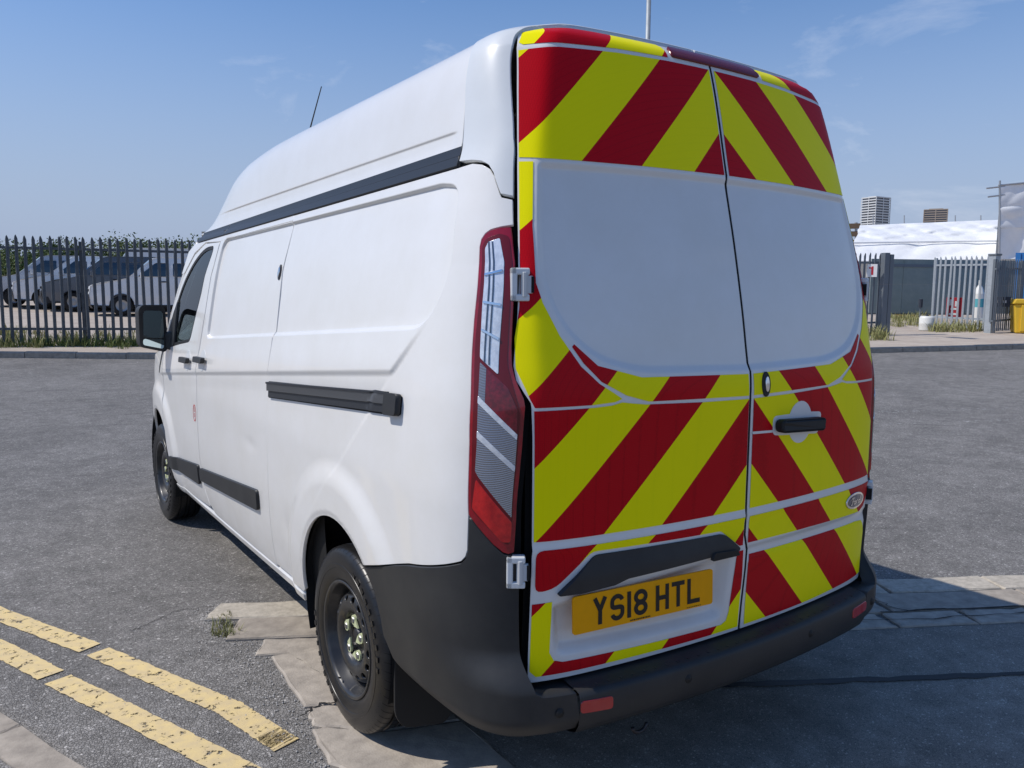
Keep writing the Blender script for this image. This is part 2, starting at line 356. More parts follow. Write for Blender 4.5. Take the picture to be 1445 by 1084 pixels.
def glass(name, tint, gl=.04):
    m = bpy.data.materials.new(name); m.use_nodes = True; N, L = m.node_tree.nodes, m.node_tree.links; N.clear()
    o = N.new('ShaderNodeOutputMaterial'); a = N.new('ShaderNodeBsdfTransparent'); a.inputs['Color'].default_value = (*tint, 1); g = N.new('ShaderNodeBsdfGlossy'); g.inputs['Roughness'].default_value = .015
    f = N.new('ShaderNodeFresnel'); f.inputs['IOR'].default_value = 1.52; x = N.new('ShaderNodeMixShader'); L.new(f.outputs[0], x.inputs['Fac']); L.new(a.outputs[0], x.inputs[1]); L.new(g.outputs[0], x.inputs[2]); L.new(x.outputs[0], o.inputs['Surface'])
    MATS[name] = m
glass('window_glass', (.16, .20, .19)); glass('dark_glass', (.05, .06, .06))
mat('mirror_glass', (.62, .74, .74), .02, metal=1)
mat('rim_black', (.020, .020, .021), .36, coat=.3, noise=(14, (.045, .042, .038), .45, .8))
mat('nut_green', (.55, .58, .34), .5); mat('steel_nut', (.35, .35, .34), .35, metal=.9)
m = mat('tyre_rubber', (.010, .010, .011), .33, noise=(10, (.028, .026, .024), .5, .85), bump=(160, .25, .001))
mat('seat_cloth', (.03, .03, .033), .85)
mat('sticker_red', (.55, .05, .05), .4)
# ---------------------------------------------------------------- the van
VAN = thing('van', 'white high-roof panel van with red and yellow chevron rear doors on the dropped kerb', 'van')
PLATE_TXT = True
AC, AR = (1.03, .41), .385           # rear wheel arch in (y, z)
FC = (4.30, .41)
REC = rounded([(2.93, 1.895), (.50, 1.945), (.385, 1.93), (.345, 1.66), (.44, 1.51), (2.965, 1.352)], [.07, .02, .06, .22, .10, .05], 6)
def zband(y): return 1.272-.088*(y-1.8)
def side_disp(y, z):
    sh = y.shape; P = np.stack([y.ravel(), z.ravel()], 1); d = sdf(REC, P).reshape(sh)
    D = .015*(1-sstep(-.012, .003, d))
    # shoulder under the panels: swells out to a ridge, then tucks back
    zr = zband(y); e = z-zr; end = sstep(-.012, .022, y-(.60-(z-1.37)*1.08))*(1-sstep(4.0, 4.4, y))
    D -= end*(.009*sstep(.17, .0, e)*(e > 0)+.009*sstep(-.026, 0, e)*(e <= 0)-.004*sstep(-.02, -.10, e)*sstep(-.75, -.12, e))
    # wheel flares
    for c in (AC, FC):
        r = np.hypot(y-c[0], z-c[1]); D -= .020*(1-sstep(.50, .605, r))*sstep(.2, .42, z)*(1 if c is FC else 1); D += .006*(1-sstep(AR, AR+.028, r))
    # sill tuck and low dents
    D += .004*np.exp(-((y-1.62)/.05)**2-((z-.62)/.07)**2)+.003*np.exp(-((y-2.1)/.09)**2-((z-.90)/.03)**2)
    return D
bodyd = lambda u, v: body(u, v, side_disp)
def v_of(y, z):
    z = np.asarray(z, float); v = z.copy() if z.ndim else np.array(float(z))
    for _ in range(12): v = z-(zt(y)-2.04)*sstep(1.9, 2.04, v)
    return v
def uv(y, z):
    v = float(v_of(y, z)); return (float(u_of(y, v)), v)
def UV(pts):
    P_ = np.asarray([tuple(q_) for q_ in pts], float); v_ = v_of(P_[:, 0], P_[:, 1]); return [(float(a_), float(b_)) for a_, b_ in zip(u_of(P_[:, 0], v_), v_)]
def arc(c, r, a0, a1, n=18): return [(c[0]+r*math.cos(math.radians(a0+(a1-a0)*i/n)), c[1]+r*math.sin(math.radians(a0+(a1-a0)*i/n))) for i in range(n+1)]
def both(o, parent=None): mirrored(o, parent); return o
LAMP_OUT = [(.143, 1.797), (.19, 1.790), (.214, 1.780), (.230, 1.765), (.236, 1.745), (.235, 1.65), (.234, 1.545), (.227, 1.40), (.218, 1.256), (.206, 1.12), (.195, 1.0)]
zbl = lambda y: float(zb(y))
CREASE = [UV([tuple(p_) for p_ in resample(offset(REC, k_), .011)]) for k_ in (.014, .0105, .0075, .0045, .0015, -.0015, -.005)]
CREASE += [UV([(.60-(z_-1.37)*1.08+k_, z_) for z_ in np.arange(1.28, 1.53, .010)]) for k_ in (-.014, -.007, 0., .007, .014, .022)]
CREASE += [UV([(y_, float(zband(y_))+k_) for y_ in np.arange(.5, 4.05, .011)]) for k_ in (.012, .005, 0., -.005, -.010, -.016, -.022, -.028)]
# rear quarter panel
a0 = math.degrees(math.atan2(.69-AC[1], .775-AC[0])); a1 = math.degrees(math.asin((.40-AC[1])/AR))
q = UV([(1.83, .385), (1.83, 1.2), (1.83, 1.6), (1.83, zbl(1.83))])+UV([(y, zbl(y)) for y in (1.5, 1.2, .9, .6, .42)])
q += [(.335, 1.985), (.27, 1.978), (.22, 1.966), (.185, 1.945), (.16, 1.915), (.138, 1.886), (.076, 1.878), (.084, 1.802)]+LAMP_OUT+[(.1975, .95), (.200, .899), (.209, .878), (.228, .861), (.274, .846), (.389, .81), (.56, .757)]
q += UV(arc(AC, AR, a0, a1, 26))+UV([(1.43, .386)])
quarter = both(patch('rear_quarter_panel', [q], bodyd, 'white_paint', VAN, .0135, .014, 0, -1, .0042, CREASE))
# sliding door
d = UV([(1.83, .372), (2.4, .362), (2.93, .355), (3.02, .40), (3.09, .48), (3.125, .60), (3.135, .8), (3.13, 1.15), (3.085, 1.33), (3.05, 1.5), (3.01, 1.75), (2.985, zbl(2.985)-.025)])+UV([(y, zbl(y)-.025) for y in (2.6, 2.2, 1.83)])
slide = both(patch('sliding_door', [d], bodyd, 'white_paint', VAN, .0135, .014, 0, -1, .0042, CREASE))
# front door with its window opening
win = rounded([(3.095, 1.868), (3.20, 1.60), (3.345, 1.315), (3.62, 1.285), (3.93, 1.245), (3.97, 1.31), (3.86, 1.47), (3.70, 1.655), (3.50, 1.80), (3.30, 1.868)], [.05, 0, .05, 0, .02, .02, .05, .1, .1, .1], 4)
d = UV([(3.02, .375), (3.5, .345), (3.80, .335), (3.93, .40), (4.0, .58), (4.05, .9), (4.06, 1.22), (3.99, 1.345), (3.90, 1.49), (3.74, 1.68), (3.53, 1.835), (3.32, 1.895), (3.0, zbl(3.0)-.03), (3.02, 1.75), (3.06, 1.5), (3.095, 1.33), (3.135, 1.15), (3.14, .8), (3.13, .6), (3.095, .48), (3.03, .40)])
fd = both(patch('front_door', [d, UV(win)], bodyd, 'white_paint', VAN, .0135, .014, 0, -1, .0042, CREASE))
w_ = patch('door_window', [UV(offset(win, .004))], bodyd, 'window_glass', fd, .04, .004, -.006, -1); mirrored(w_)
ws = offset(win, -.004); wi = offset(win, .016); w_ = patch('window_seal', [UV(ws), UV(wi)], bodyd, 'rubber_black', fd, .02, .006, -.002, -1); mirrored(w_)
sail = [(3.77, 1.262), (3.935, 1.243), (3.972, 1.31), (3.86, 1.472), (3.775, 1.56)]
w_ = patch('mirror_sail', [UV(offset(sail, .004))], bodyd, 'black_plastic', fd, .02, .01, .004, -1); mirrored(w_)
# front wing
fa0 = math.degrees(math.asin((.385-FC[1])/AR)); aa = arc(FC, AR, 180-fa0, fa0-8, 26)
d = UV([(3.915, .38)])+UV(aa)+UV([(4.9, .40), (5.1, .45), (5.2, .70), (5.16, .92), (4.9, 1.06), (4.6, 1.14), (4.3, 1.195), (4.08, 1.225), (4.06, .9), (4.01, .58), (3.94, .42)])
wing = both(patch('front_wing', [d], bodyd, 'white_paint', VAN, .016, .014, 0, -1, .003))
wv = [(4.075, 1.215), (4.12, 1.205), (4.17, 1.10), (4.165, 1.06), (4.13, 1.12)]
w_ = patch('wing_vent', [UV(wv)], bodyd, 'strip_plastic', wing, .015, .006, .003, -1); mirrored(w_)
# cant rail between door tops and the strip
d = UV([(1.83, zbl(1.83)-.025), (2.4, zbl(2.4)-.025), (3.0, zbl(3.0)-.03), (3.33, 1.90), (3.55, 1.845), (3.72, 1.72), (3.78, 1.72), (3.72, 1.86), (3.6, zbl(3.6)), (3.0, zbl(3.0)), (2.4, zbl(2.4)), (1.83, zbl(1.83))])
both(patch('cant_rail', [d], bodyd, 'white_paint', VAN, .014, .012, 0, -1, .002))
# black roof strip with its groove, in two lengths
zi = lambda y, t: zbl(y)+(float(zt(y))-zbl(y))*t
for y0, y1 in ((.42, 2.93), (2.936, 3.52)):
    ys = np.linspace(y0, y1, 12)
    for t0, t1, of in ((.02, .47, .007), (.53, .98, .004)):
        both(patch('roof_strip', [UV([(y, zi(y, t0)) for y in ys]+[(y, zi(y, t1)) for y in ys[::-1]])], body, 'strip_plastic', VAN, .02, .012, of, -1))
both(patch('roof_strip_channel', [UV([(y, zi(y, .03)) for y in np.linspace(.43, 3.51, 14)]+[(y, zi(y, .97)) for y in np.linspace(3.51, .43, 14)])], body, 'gap_black', VAN, .03, .004, .0005, -1))
# high roof shell with a pressed line along its flank
def roof_disp(y, z):
    l = zt(y)+.055+.012*(y-.5); e = z-l; return .0045*sstep(.0, -.009, e)*sstep(.45, .50, y)*(1-sstep(2.9, 3.4, y))*sstep(-.09, -.03, e)
roofd = lambda u, v: body(u, v, roof_disp)
def vroof(y, t): return 2.042+t
us = lambda y, v: float(u_of(y, v))
rl = [(us(.43, 2.042), 2.042)]+[(us(y, 2.042), 2.042) for y in np.linspace(.6, 3.60, 16)]+[(us(3.60, v), v) for v in np.linspace(2.1, VMAX-.002, 10)]
rl += [(us(.46, VMAX-.002), VMAX-.002), (us(.47, 2.6), 2.6), (us(.50, 2.45), 2.45), (us(.48, 2.38), 2.38), (us(.455, 2.28), 2.28), (us(.435, 2.15), 2.15)]
RLN = []
for k_ in (.004, 0., -.003, -.006, -.009, -.013):
    yy_ = np.arange(.45, 3.4, .012); zz_ = zt(yy_)+.055+.012*(yy_-.5)+k_; vv_ = 2.04+(zz_-zt(yy_))/ROOFH(yy_)
    vv_ = np.interp(vv_, [Zf(v_) for v_ in np.linspace(2.04, 2.4, 60)], np.linspace(2.04, 2.4, 60)); RLN.append(list(zip(u_of(yy_, vv_), vv_)))
both(patch('roof_shell', [rl], roofd, 'white_paint', VAN, .0165, .01, 0, -1, 0, RLN))
# rear corner cap of the roof
cl = [(.335, 1.990), (.27, 1.983), (.22, 1.971), (.185, 1.950), (.16, 1.92), (.138, 1.892), (.074, 1.884), (.064, 2.0), (.066, 2.1), (.076, 2.24), (.088, 2.315), (.095, 2.36), (.085, 2.42), (.08, 2.52), (.03, 2.75), (.01, VMAX-.002), (us(.452, VMAX-.002), VMAX-.002), (us(.462, 2.6), 2.6), (us(.492, 2.45), 2.45), (us(.472, 2.38), 2.38), (us(.447, 2.28), 2.28), (us(.427, 2.15), 2.15), (us(.415, 2.04), 2.04), (us(.415, 2.0), 1.995)]
both(patch('roof_corner_cap', [cl], body, 'cap_white', VAN, .013, .02, .004, -1, .001))
# sill edge
both(patch('sill', [UV([(1.44, .345), (2.3, .33), (3.3, .315), (3.88, .305), (3.87, .345), (3.3, .342), (2.3, .357), (1.44, .374)])], lambda u, v: bodyd(u, v)+np.array([-.004, 0, 0]), 'white_paint', VAN, .02, .03, 0, -1))
# rubbing strips
zr0 = lambda y: .70-.082*(y-1.98)
def strip(y0, y1, par):
    L_ = rounded([(y0, zr0(y0)-.115+.02*(y0 < 2.5)), (y1, zr0(y1)-.085), (y1, zr0(y1)-.012), (y0, zr0(y0))], .02, 4)
    f = lambda u, v: bodyd(u, v)
    o = patch('rubbing_strip', [UV(L_)], f, 'black_plastic', par, .012, .02, .016, -1); mirrored(o)
strip(1.985, 3.105, slide); strip(3.15, 3.90, fd)
# handles
for y0, z0, par in ((2.99, 1.232, slide), (3.345, 1.205, fd)):
    def hp(a, b, h, y0=y0, z0=z0): 
        P = bodyd(np.array([us(y0+a, z0+b)]), np.array([z0+b]))[0]; return (P[0]-h, P[1], P[2])
    cup = [(y0+.062*math.cos(t), z0-.004+.060*math.sin(t)) for t in np.linspace(0, 2*math.pi, 24, endpoint=False)]
    o = patch('handle_cup', [UV(cup)], lambda u, v: bodyd(u, v), 'cap_white', par, .012, .003, .0015, -1); mirrored(o)
    mb = MB().prism(rounded([(-.095, -.014), (.095, -.018), (.098, .014), (-.10, .018)], .012, 3), .012, .034, hp); o = mb.build('door_handle', 'black_plastic', par, bevel=.004); mirrored(o)
# lock on the sliding door
lk = [(1.885+.018*math.cos(t), 1.70+.034*math.sin(t)) for t in np.linspace(0, 2*math.pi, 20, endpoint=False)]
patch('door_lock', [UV(lk)], bodyd, 'dark_metal', slide, .01, .003, .004, -1); lk = [(1.885+.009*math.cos(t), 1.70+.022*math.sin(t)) for t in np.linspace(0, 2*math.pi, 16, endpoint=False)]
patch('lock_keyway', [UV(lk)], bodyd, 'chrome', slide, .01, .003, .009, -1)
# slide rail
rp = lambda a, b, h: (lambda P: (P[0]-h, P[1], P[2]))(body(np.array([us(a, b)]), np.array([b]))[0])
o = patch('rail_slot', [UV([(1.825, 1.150), (.545, 1.235), (.53, 1.243), (.53, 1.296), (.545, 1.302), (1.825, 1.222)])], bodyd, 'gap_black', quarter, .02, .004, .0012, -1); mirrored(o)
for zz0, zz1, of, mt_ in ((.004, .030, .012, 'strip_plastic'), (.032, .062, .020, 'chrome_rail'), (.063, .070, .024, 'strip_plastic')):
    if mt_ == 'chrome_rail': mat('chrome_rail', (.16, .165, .17), .30, metal=.8)
    L_ = [(1.80, 1.152+zz0), (.60, 1.234+zz0), (.60, 1.234+zz1), (1.80, 1.152+zz1)]
    o = patch('slide_rail', [UV(L_)], bodyd, mt_, quarter, .02, .012, of, -1); mirrored(o)
o = patch('rail_end', [UV(rounded([(.61, 1.232), (.525, 1.238), (.525, 1.304), (.61, 1.300)], .012, 3))], bodyd, 'black_plastic', quarter, .012, .02, .026, -1); mirrored(o)
# fuel sticker on the front door
st = [(3.20+.036*math.cos(t), .905+.050*math.sin(t)) for t in np.linspace(0, 2*math.pi, 24, endpoint=False)]
patch('sticker', [UV(st), UV(offset(st, .007))], bodyd, 'sticker_red', fd, .01, 0, .0012, -1)
for s_, p_ in (((3.20, .925), .014), ((3.20, .893), .012)):
    c_ = [(s_[0]+p_*.8*math.cos(t), s_[1]+p_*math.sin(t)) for t in np.linspace(0, 2*math.pi, 12, endpoint=False)]
    patch('sticker', [UV(c_), UV(offset(c_, .004))], bodyd, 'sticker_red', fd, .01, 0, .0012, -1)
# ---------------------------------------------------------------- rear doors
WINP = rounded([(-.05, 1.377), (.452, 1.388), (.60, 1.428), (.70, 1.515), (.752, 1.645), (.742, 1.80), (.714, 1.983), (.364, 1.988), (-.05, 1.990)], [0, .1, .08, .1, .1, .1, .02, .1, 0], 5)
PLR = rounded([(-.735, .575), (-.075, .560), (-.055, .795), (-.70, .755), (-.745, .745)], [.05, .06, .04, .03, .05], 5)
def rear_fn(side):
    def f(x, z):
        x = np.asarray(x, float); z = np.asarray(z, float); P = np.stack([np.abs(x), z], -1).reshape(-1, 2)
        d = sdf(WINP, P).reshape(x.shape); y = Rf(x, z)+.010*(1-sstep(-.022, .004, d))
        y = y-.004*np.exp(-((z-.905)/.014)**2)+.006*sstep(.83, .79, z)*sstep(.72, .78, z)*0
        if side < 0:
            dp = sdf(PLR, np.stack([x, z], -1).reshape(-1, 2)).reshape(x.shape); y = y+(.030*sstep(.5, .68, z)+.006)*(1-sstep(-.045, .0, dp))
        else:
            y = y+.007*sstep(.80, .785, z)*sstep(.745, .775, z)
        y = y+.012*sstep(.03, .0, np.abs(x)-.0)*0
        return np.stack([x, y, z], -1)
    return f
EDGE = [(.801, .516), (.801, .76), (.800, .943), (.801, 1.23), (.804, 1.318), (.818, 1.345), (.834, 1.380), (.836, 1.42), (.826, 1.55), (.812, 1.643), (.793, 1.817), (.765, 2.034), (.745, 2.19), (.726, 2.319), (.713, 2.36), (.69, 2.388), (.64, 2.400), (.45, 2.410), (.2, 2.415), (0., 2.416)]
_xf = lambda x, z: float(x) if x <= Xfold(z) or z < 1.5 else float(Xfold(z)+.78*(x-Xfold(z)))
EDGE = [(_xf(x, z), z) for x, z in EDGE]
GAPX = [(0, .512), (.012, .72), (.012, .79), (-.003, .84), (-.003, 1.29), (.002, 1.40), (.0, 2.0), (0, 2.416)]   # the meeting line of the doors (x, z)
def gx(z): return float(np.interp(z, [g[1] for g in GAPX], [g[0] for g in GAPX]))
bl = lambda s: [(s*x, z) for x, z in EDGE[:-1]]
RD = {}
for s in (-1, 1):
    mid = [(gx(z)+s*.0055, z) for z in (2.414, 2.2, 2.0, 1.40, 1.29, .84, .79, .72, .516)]
    loop = [(s*x, z) for x, z in EDGE[:-1]]+mid
    if s > 0: pass
    RD[s] = patch('rear_door', [loop], rear_fn(s), 'white_paint', VAN, .0135, .007, 0, 1, .001, [[(s*p_[0], p_[1]) for p_ in resample(offset(WINP, k_), .011)] for k_ in (.022, .017, .012, .007, .002, -.003)]+([[tuple(p_) for p_ in resample(offset(PLR, k_), .011)] for k_ in (.045, .034, .023, .012, .002)] if s < 0 else []))
patch('door_seal', [[(gx(z)-.0062, z) for z in (.514, .72, .79, .84, 1.29, 1.40, 2.0, 2.2, 2.412)]+[(gx(z)+.0062, z) for z in (2.412, 2.2, 2.0, 1.40, 1.29, .84, .79, .72, .514)]], lambda x, z: np.stack([x, Rf(x, z)+.0025+.010*sstep(1.374, 1.40, z)*(1-sstep(1.965, 1.992, z)), z], -1), 'gap_black', VAN, .03, .002, 0, 1)
# chevron sheets: outlines of each vinyl panel in (|x|, z), cut into 150 mm bands
def chev(s, sheets):
    fn = rear_fn(s); P0, C0 = .2121, 2.147
    for sh in sheets:
        sh = clampx(sh)
        ks = [z+x for x, z in sh]; k0, k1 = int(math.floor((min(ks)-C0)/P0)), int(math.floor((max(ks)-C0)/P0))
        for k in range(k0, k1+1):
            pl = clip_half(clip_half(list(sh), -1, -1, -(C0+k*P0)), 1, 1, C0+(k+1)*P0)
            if len(pl) < 3 or abs(area2(pl)) < 2e-4: continue
            # drop doubled points
            pp = [p for i, p in enumerate(pl) if math.hypot(p[0]-pl[i-1][0], p[1]-pl[i-1][1]) > 1e-4]
            red = k % 2 != 0
            patch('red_chevron_band' if red else 'yellow_chevron_band', [[(s*x, z) for x, z in pp]], fn, 'red_tape' if red else 'yellow_tape', RD[s], .0135, .0006, .0016, 1)
eo_ = lambda z: float(np.interp(z, [.516, .943, 1.30, 1.318, 1.38, 1.42, 1.55, 1.643, 1.817, 2.034, 2.19, 2.319, 2.36, 2.388], [.801, .800, .804, .804, .834, .836, .826, .812, .793, .765, .745, .726, .713, .69]))-.005
eo = lambda z: _xf(eo_(z)+.005, z)-.004
clampx = lambda L_: [(min(x, eo(z)), z) for x, z in L_]
ed = lambda z0, z1, n=6: [(eo(z), z) for z in np.linspace(z0, z1, n)]
top = [(.012, 2.000), (.364, 1.998), (.70, 1.993)]+ed(1.995, 2.310, 6)+[(.60, 2.324), (.395, 2.338), (.2, 2.344), (.012, 2.345)]
ridge = [(.012, 2.358), (.2, 2.357), (.395, 2.351), (.60, 2.337), (.69, 2.328), (.70, 2.335), (.675, 2.370), (.60, 2.394), (.43, 2.404), (.2, 2.409), (.012, 2.411)]
ridgeC = [(.27, 2.356), (.395, 2.351), (.60, 2.337), (.69, 2.328), (.70, 2.335), (.675, 2.370), (.60, 2.394), (.43, 2.404), (.27, 2.406)]
edge_strip = [(.725, 1.983)]+[(.727, 1.95), (.754, 1.80), (.765, 1.645), (.742, 1.575)]+[(.70, 1.488), (.693, 1.478), (.70, 1.463), (.73, 1.40), (.75, 1.36), (.760, 1.306)]+[(.795, 1.306)]+ed(1.318, 1.983, 9)
edge_strip = [(.725, 1.983), (.754, 1.80), (.765, 1.645), (.752, 1.59), (.712, 1.50), (.655, 1.415), (.60, 1.365), (.555, 1.338), (.525, 1.319), (.55, 1.311), (.62, 1.307)]+[(.795, 1.306)]+ed(1.330, 1.983, 9)
under_win = [(.012, 1.300), (.43, 1.309), (.51, 1.332), (.592, 1.371), (.645, 1.418), (.70, 1.498), (.725, 1.542), (.695, 1.505), (.60, 1.415), (.452, 1.376), (.012, 1.366)]
under_win = [(.012, 1.298), (.43, 1.306), (.51, 1.328), (.592, 1.370), (.645, 1.423), (.70, 1.503), (.69, 1.494), (.60, 1.415), (.452, 1.377), (.012, 1.367)]
main = [(.012, .928), (.35, .929), (.796, .931)]+[(.796, 1.2), (.797, 1.297), (.62, 1.299), (.56, 1.302), (.525, 1.309), (.49, 1.304), (.44, 1.298), (.22, 1.291), (.012, 1.288)]
low_l = rounded([(.012, .815), (.05, .862), (.125, .872), (.62, .884), (.64, .872), (.745, .785), (.79, .781), (.79, .906), (.35, .903), (.012, .902)], [0, 0, .01, .02, .01, .02, .02, .03, 0, 0], 3)
low_l = rounded([(.012, .808), (.028, .808), (.12, .872), (.62, .884), (.735, .79), (.79, .784), (.79, .906), (.35, .903), (.012, .902)], [0, .005, .01, .02, .03, .02, .02, 0, 0], 3)
bot_a = [(.79, .735), (.735, .737), (.738, .60), (.725, .578), (.70, .566), (.09, .553), (.068, .562), (.057, .59), (.042, .75), (.012, .775), (.010, .529), (.40, .527), (.79, .535)]
chev(-1, [top, ridgeC if False else [(.19, 2.357), (.395, 2.351), (.60, 2.337), (.69, 2.328), (.70, 2.335), (.675, 2.370), (.60, 2.394), (.43, 2.404), (.19, 2.408)], edge_strip, under_win, main, low_l])
side_a = [(.797, .750), (.740, .752), (.742, .60), (.730, .575), (.79, .537)]
bot_b = [(.79, .535), (.728, .573), (.70, .564), (.09, .551), (.068, .56), (.0, .529), (.40, .527)]
chev(-1, [[(.797, .750), (.740, .752), (.742, .60), (.728, .574), (.70, .565), (.70, .532), (.780, .533), (.797, .55)], [(.70, .532), (.70, .565), (.09, .552), (.09, .528)], [(.09, .528), (.09, .552), (.068, .561), (.057, .59), (.036, .79), (.008, .79), (.004, .70), (.010, .528)]])
main_r = main
low_r = [(.012, .812), (.35, .808), (.72, .800), (.76, .815), (.796, .86), (.796, .905), (.35, .903), (.012, .902)]
bot_r = [(.022, .528), (.40, .528), (.796, .537), (.796, .70), (.765, .755), (.70, .762), (.35, .766), (.03, .768), (.022, .74)]
chev(1, [top, [(.27, 2.356), (.395, 2.351), (.60, 2.337), (.69, 2.328), (.70, 2.335), (.675, 2.370), (.60, 2.394), (.43, 2.404), (.27, 2.406)], edge_strip, under_win, main_r, low_r, bot_r])
# high-level brake lamp
fb = lambda x, z: np.stack([x, Rf(x, z), z], -1)
patch('brake_light', [rounded([(-.175, 2.361), (.25, 2.360), (.235, 2.396), (-.165, 2.398)], .012, 3)], fb, 'lamp_dark_red', VAN, .02, .012, .008, 1)
# black shell added behind the panels to stop light leaking through the seams
mb = MB()
def shellgrid(fn, us_, vs_):
    V = [tuple(fn(u, v)) for u in us_ for v in vs_]; n = len(vs_)
    return V, [(i*n+j, i*n+j+1, (i+1)*n+j+1, (i+1)*n+j) for i in range(len(us_)-1) for j in range(n-1)]
def inner(u, v): 
    P = body(np.array([u]), np.array([v]))[0]; return (P[0]+.034, P[1]+(.03 if u < KC else 0), P[2]-.01)
for vv in (np.linspace(.86, 2.0, 20),):
    V, F = shellgrid(inner, np.concatenate([np.linspace(0, KC, 14), np.linspace(.5, 3.1, 30)]), vv); mb.add(V, F); mb.add([(-x, y, z) for x, y, z in V], F)
V, F = shellgrid(inner, np.linspace(1.24, 3.4, 30), np.linspace(.40, .9, 9)); mb.add(V, F); mb.add([(-x, y, z) for x, y, z in V], F)
V, F = shellgrid(lambda x, z: (x, float(Rf(x, z))+.055, z), np.linspace(-.79, .79, 30), np.linspace(.45, 1.9, 30)); mb.add(V, F)
V, F = shellgrid(lambda x, z: (x, float(Rf(x, z))+.055, z), np.linspace(-.66, .66, 24), np.linspace(1.88, 2.36, 10)); mb.add(V, F)
V, F = shellgrid(lambda x, z: (x, float(Rf(x, z))+.022, z), np.linspace(-.022, .034, 7), np.linspace(.52, 2.40, 40)); mb.add(V, F)
mb.box((-.84, 2.95, .45), (.84, 2.99, 1.95))
mb.build('light_block_shell', 'gap_black', VAN, smooth=True)
# hinges
def hinge(z, xo, rot, lower):
    y0 = float(Rf(xo, z)); M = Matrix.Translation((-xo, y0, z)) @ Matrix.Rotation(rot, 4, 'Z')
    mb = MB().box((-.030, -.020, -.045), (.022, .012, -.026), M).box((-.030, -.020, .026), (.022, .012, .045), M).box((-.030, -.020, -.045), (-.012, .012, .045), M)
    o = mb.build('hinge', 'cap_white', VAN, bevel=.004); mirrored(o)
    mb = MB().tube([M @ Vector((.008, -.012, -.034)), M @ Vector((.008, -.012, .034))], .011, 12).box((.006, -.018, -.024), (.030, -.004, .024), M)
    p = mb.build('hinge_knuckle', 'hinge_grey', o, bevel=.002); mirrored(p, None)
    p = MB().box((.026, -.019, -.022), (.034, .004, .022), M).build('hinge_stop', 'gap_black', o); mirrored(p, None)
mat('hinge_grey', (.55, .56, .56), .4, coat=.3)
hinge(.850, .836, -.55, True); hinge(1.640, .800, -.45, False)
# number plate light bar above the plate
def rp2(x, z, h): return (x, float(Rf(x, z))-h, z)
gp = rounded([(-.730, .772), (-.615, .868), (-.60, .872), (-.122, .862), (-.10, .855), (-.040, .806), (-.055, .792), (-.105, .786), (-.16, .800), (-.50, .789), (-.545, .777), (-.66, .770)], .006, 2)
grn = patch('plate_light_bar', [gp], lambda x, z: np.stack([x, Rf(x, z)-.014*sstep(.885, .80, z), z], -1), 'black_plastic', VAN, .012, .030, .004, 1)
patch('release_handle', [rounded([(-.175, .789), (-.05, .788), (-.062, .806), (-.165, .812)], .006, 2)], lambda x, z: np.stack([x, Rf(x, z)-.014*sstep(.885, .80, z), z], -1), 'rubber_black', grn, .012, .012, .012, 1)
# number plate
PM = Matrix.Translation((-.430, -.002, .708)) @ Matrix.Rotation(math.radians(-5.65), 4, 'Z') @ Matrix.Rotation(math.radians(-2.32), 4, 'X')
PL = MB().prism(rounded([(-.26, -.0555), (.26, -.0555), (.26, .0555), (-.26, .0555)], .010, 4), -.002, .004, lambda a, b, h: tuple(PM @ Vector((a, -h, b)))).build('number_plate', 'amber_plate', VAN)
def stroke(pts, w, closed=False):
    P = [np.array(p, float) for p in pts]; n = len(P); Lf = []; Rt = []
    for i in range(n):
        a = P[i-1] if (i or closed) else P[i]; c = P[(i+1) % n] if (i < n-1 or closed) else P[i]
        e1 = P[i]-a; e2 = c-P[i]; e1 = e1/np.linalg.norm(e1) if np.linalg.norm(e1) > 0 else e2/np.linalg.norm(e2); e2 = e2/np.linalg.norm(e2) if np.linalg.norm(e2) > 0 else e1
        n1 = np.array([-e1[1], e1[0]]); n2 = np.array([-e2[1], e2[0]]); m_ = (n1+n2)/max(.4, 1+n1@n2); Lf.append(P[i]+m_*w/2); Rt.append(P[i]-m_*w/2)
    k = range(n if closed else n-1); return [(Lf[i], Lf[(i+1) % n], Rt[(i+1) % n], Rt[i]) for i in k]
w_, h_, t_ = .050, .079, .0135; iw, ih = w_-t_, h_-t_
def ell(cx, cy, rx, ry, a0, a1, n=14): return [(cx+rx*math.cos(math.radians(a0+(a1-a0)*i/n)), cy+ry*math.sin(math.radians(a0+(a1-a0)*i/n))) for i in range(n+1)]
rr = iw/2; yq = ih/2
GL = {'Y': [([(-iw/2, yq+t_/2), (0, .002)], 0), ([(iw/2, yq+t_/2), (0, .002)], 0), ([(0, .006), (0, -yq-t_/2)], 0)],
 'S': [(ell(0, yq-rr*.9, rr, rr*.9, 15, 180)+[(-rr, yq-rr*.9)]+ell(-rr+.012, .006, .012, .006, 180, 270, 5)+ell(rr-.012, -.006, .012, .006, 90, 0, 5)+ell(0, -yq+rr*.9, rr, rr*.9, 0, -165), 0)],
 '1': [([(0, yq+t_/2), (0, -yq-t_/2)], 0)],
 '8': [(ell(0, yq/2+.0005, rr, yq/2-.0005, 0, 342, 19), 1), (ell(0, -yq/2-.0005, rr, yq/2-.0005, 0, 342, 19), 1)],
 'H': [([(-iw/2, yq+t_/2), (-iw/2, -yq-t_/2)], 0), ([(iw/2, yq+t_/2), (iw/2, -yq-t_/2)], 0), ([(-iw/2, 0), (iw/2, 0)], 0)],
 'T': [([(-w_/2, yq), (w_/2, yq)], 0), ([(0, yq), (0, -yq-t_/2)], 0)],
 'L': [([(-iw/2, yq+t_/2), (-iw/2, -yq-t_/2)], 0), ([(-iw/2-t_/2, -yq), (w_/2, -yq)], 0)]}
xs = -.193
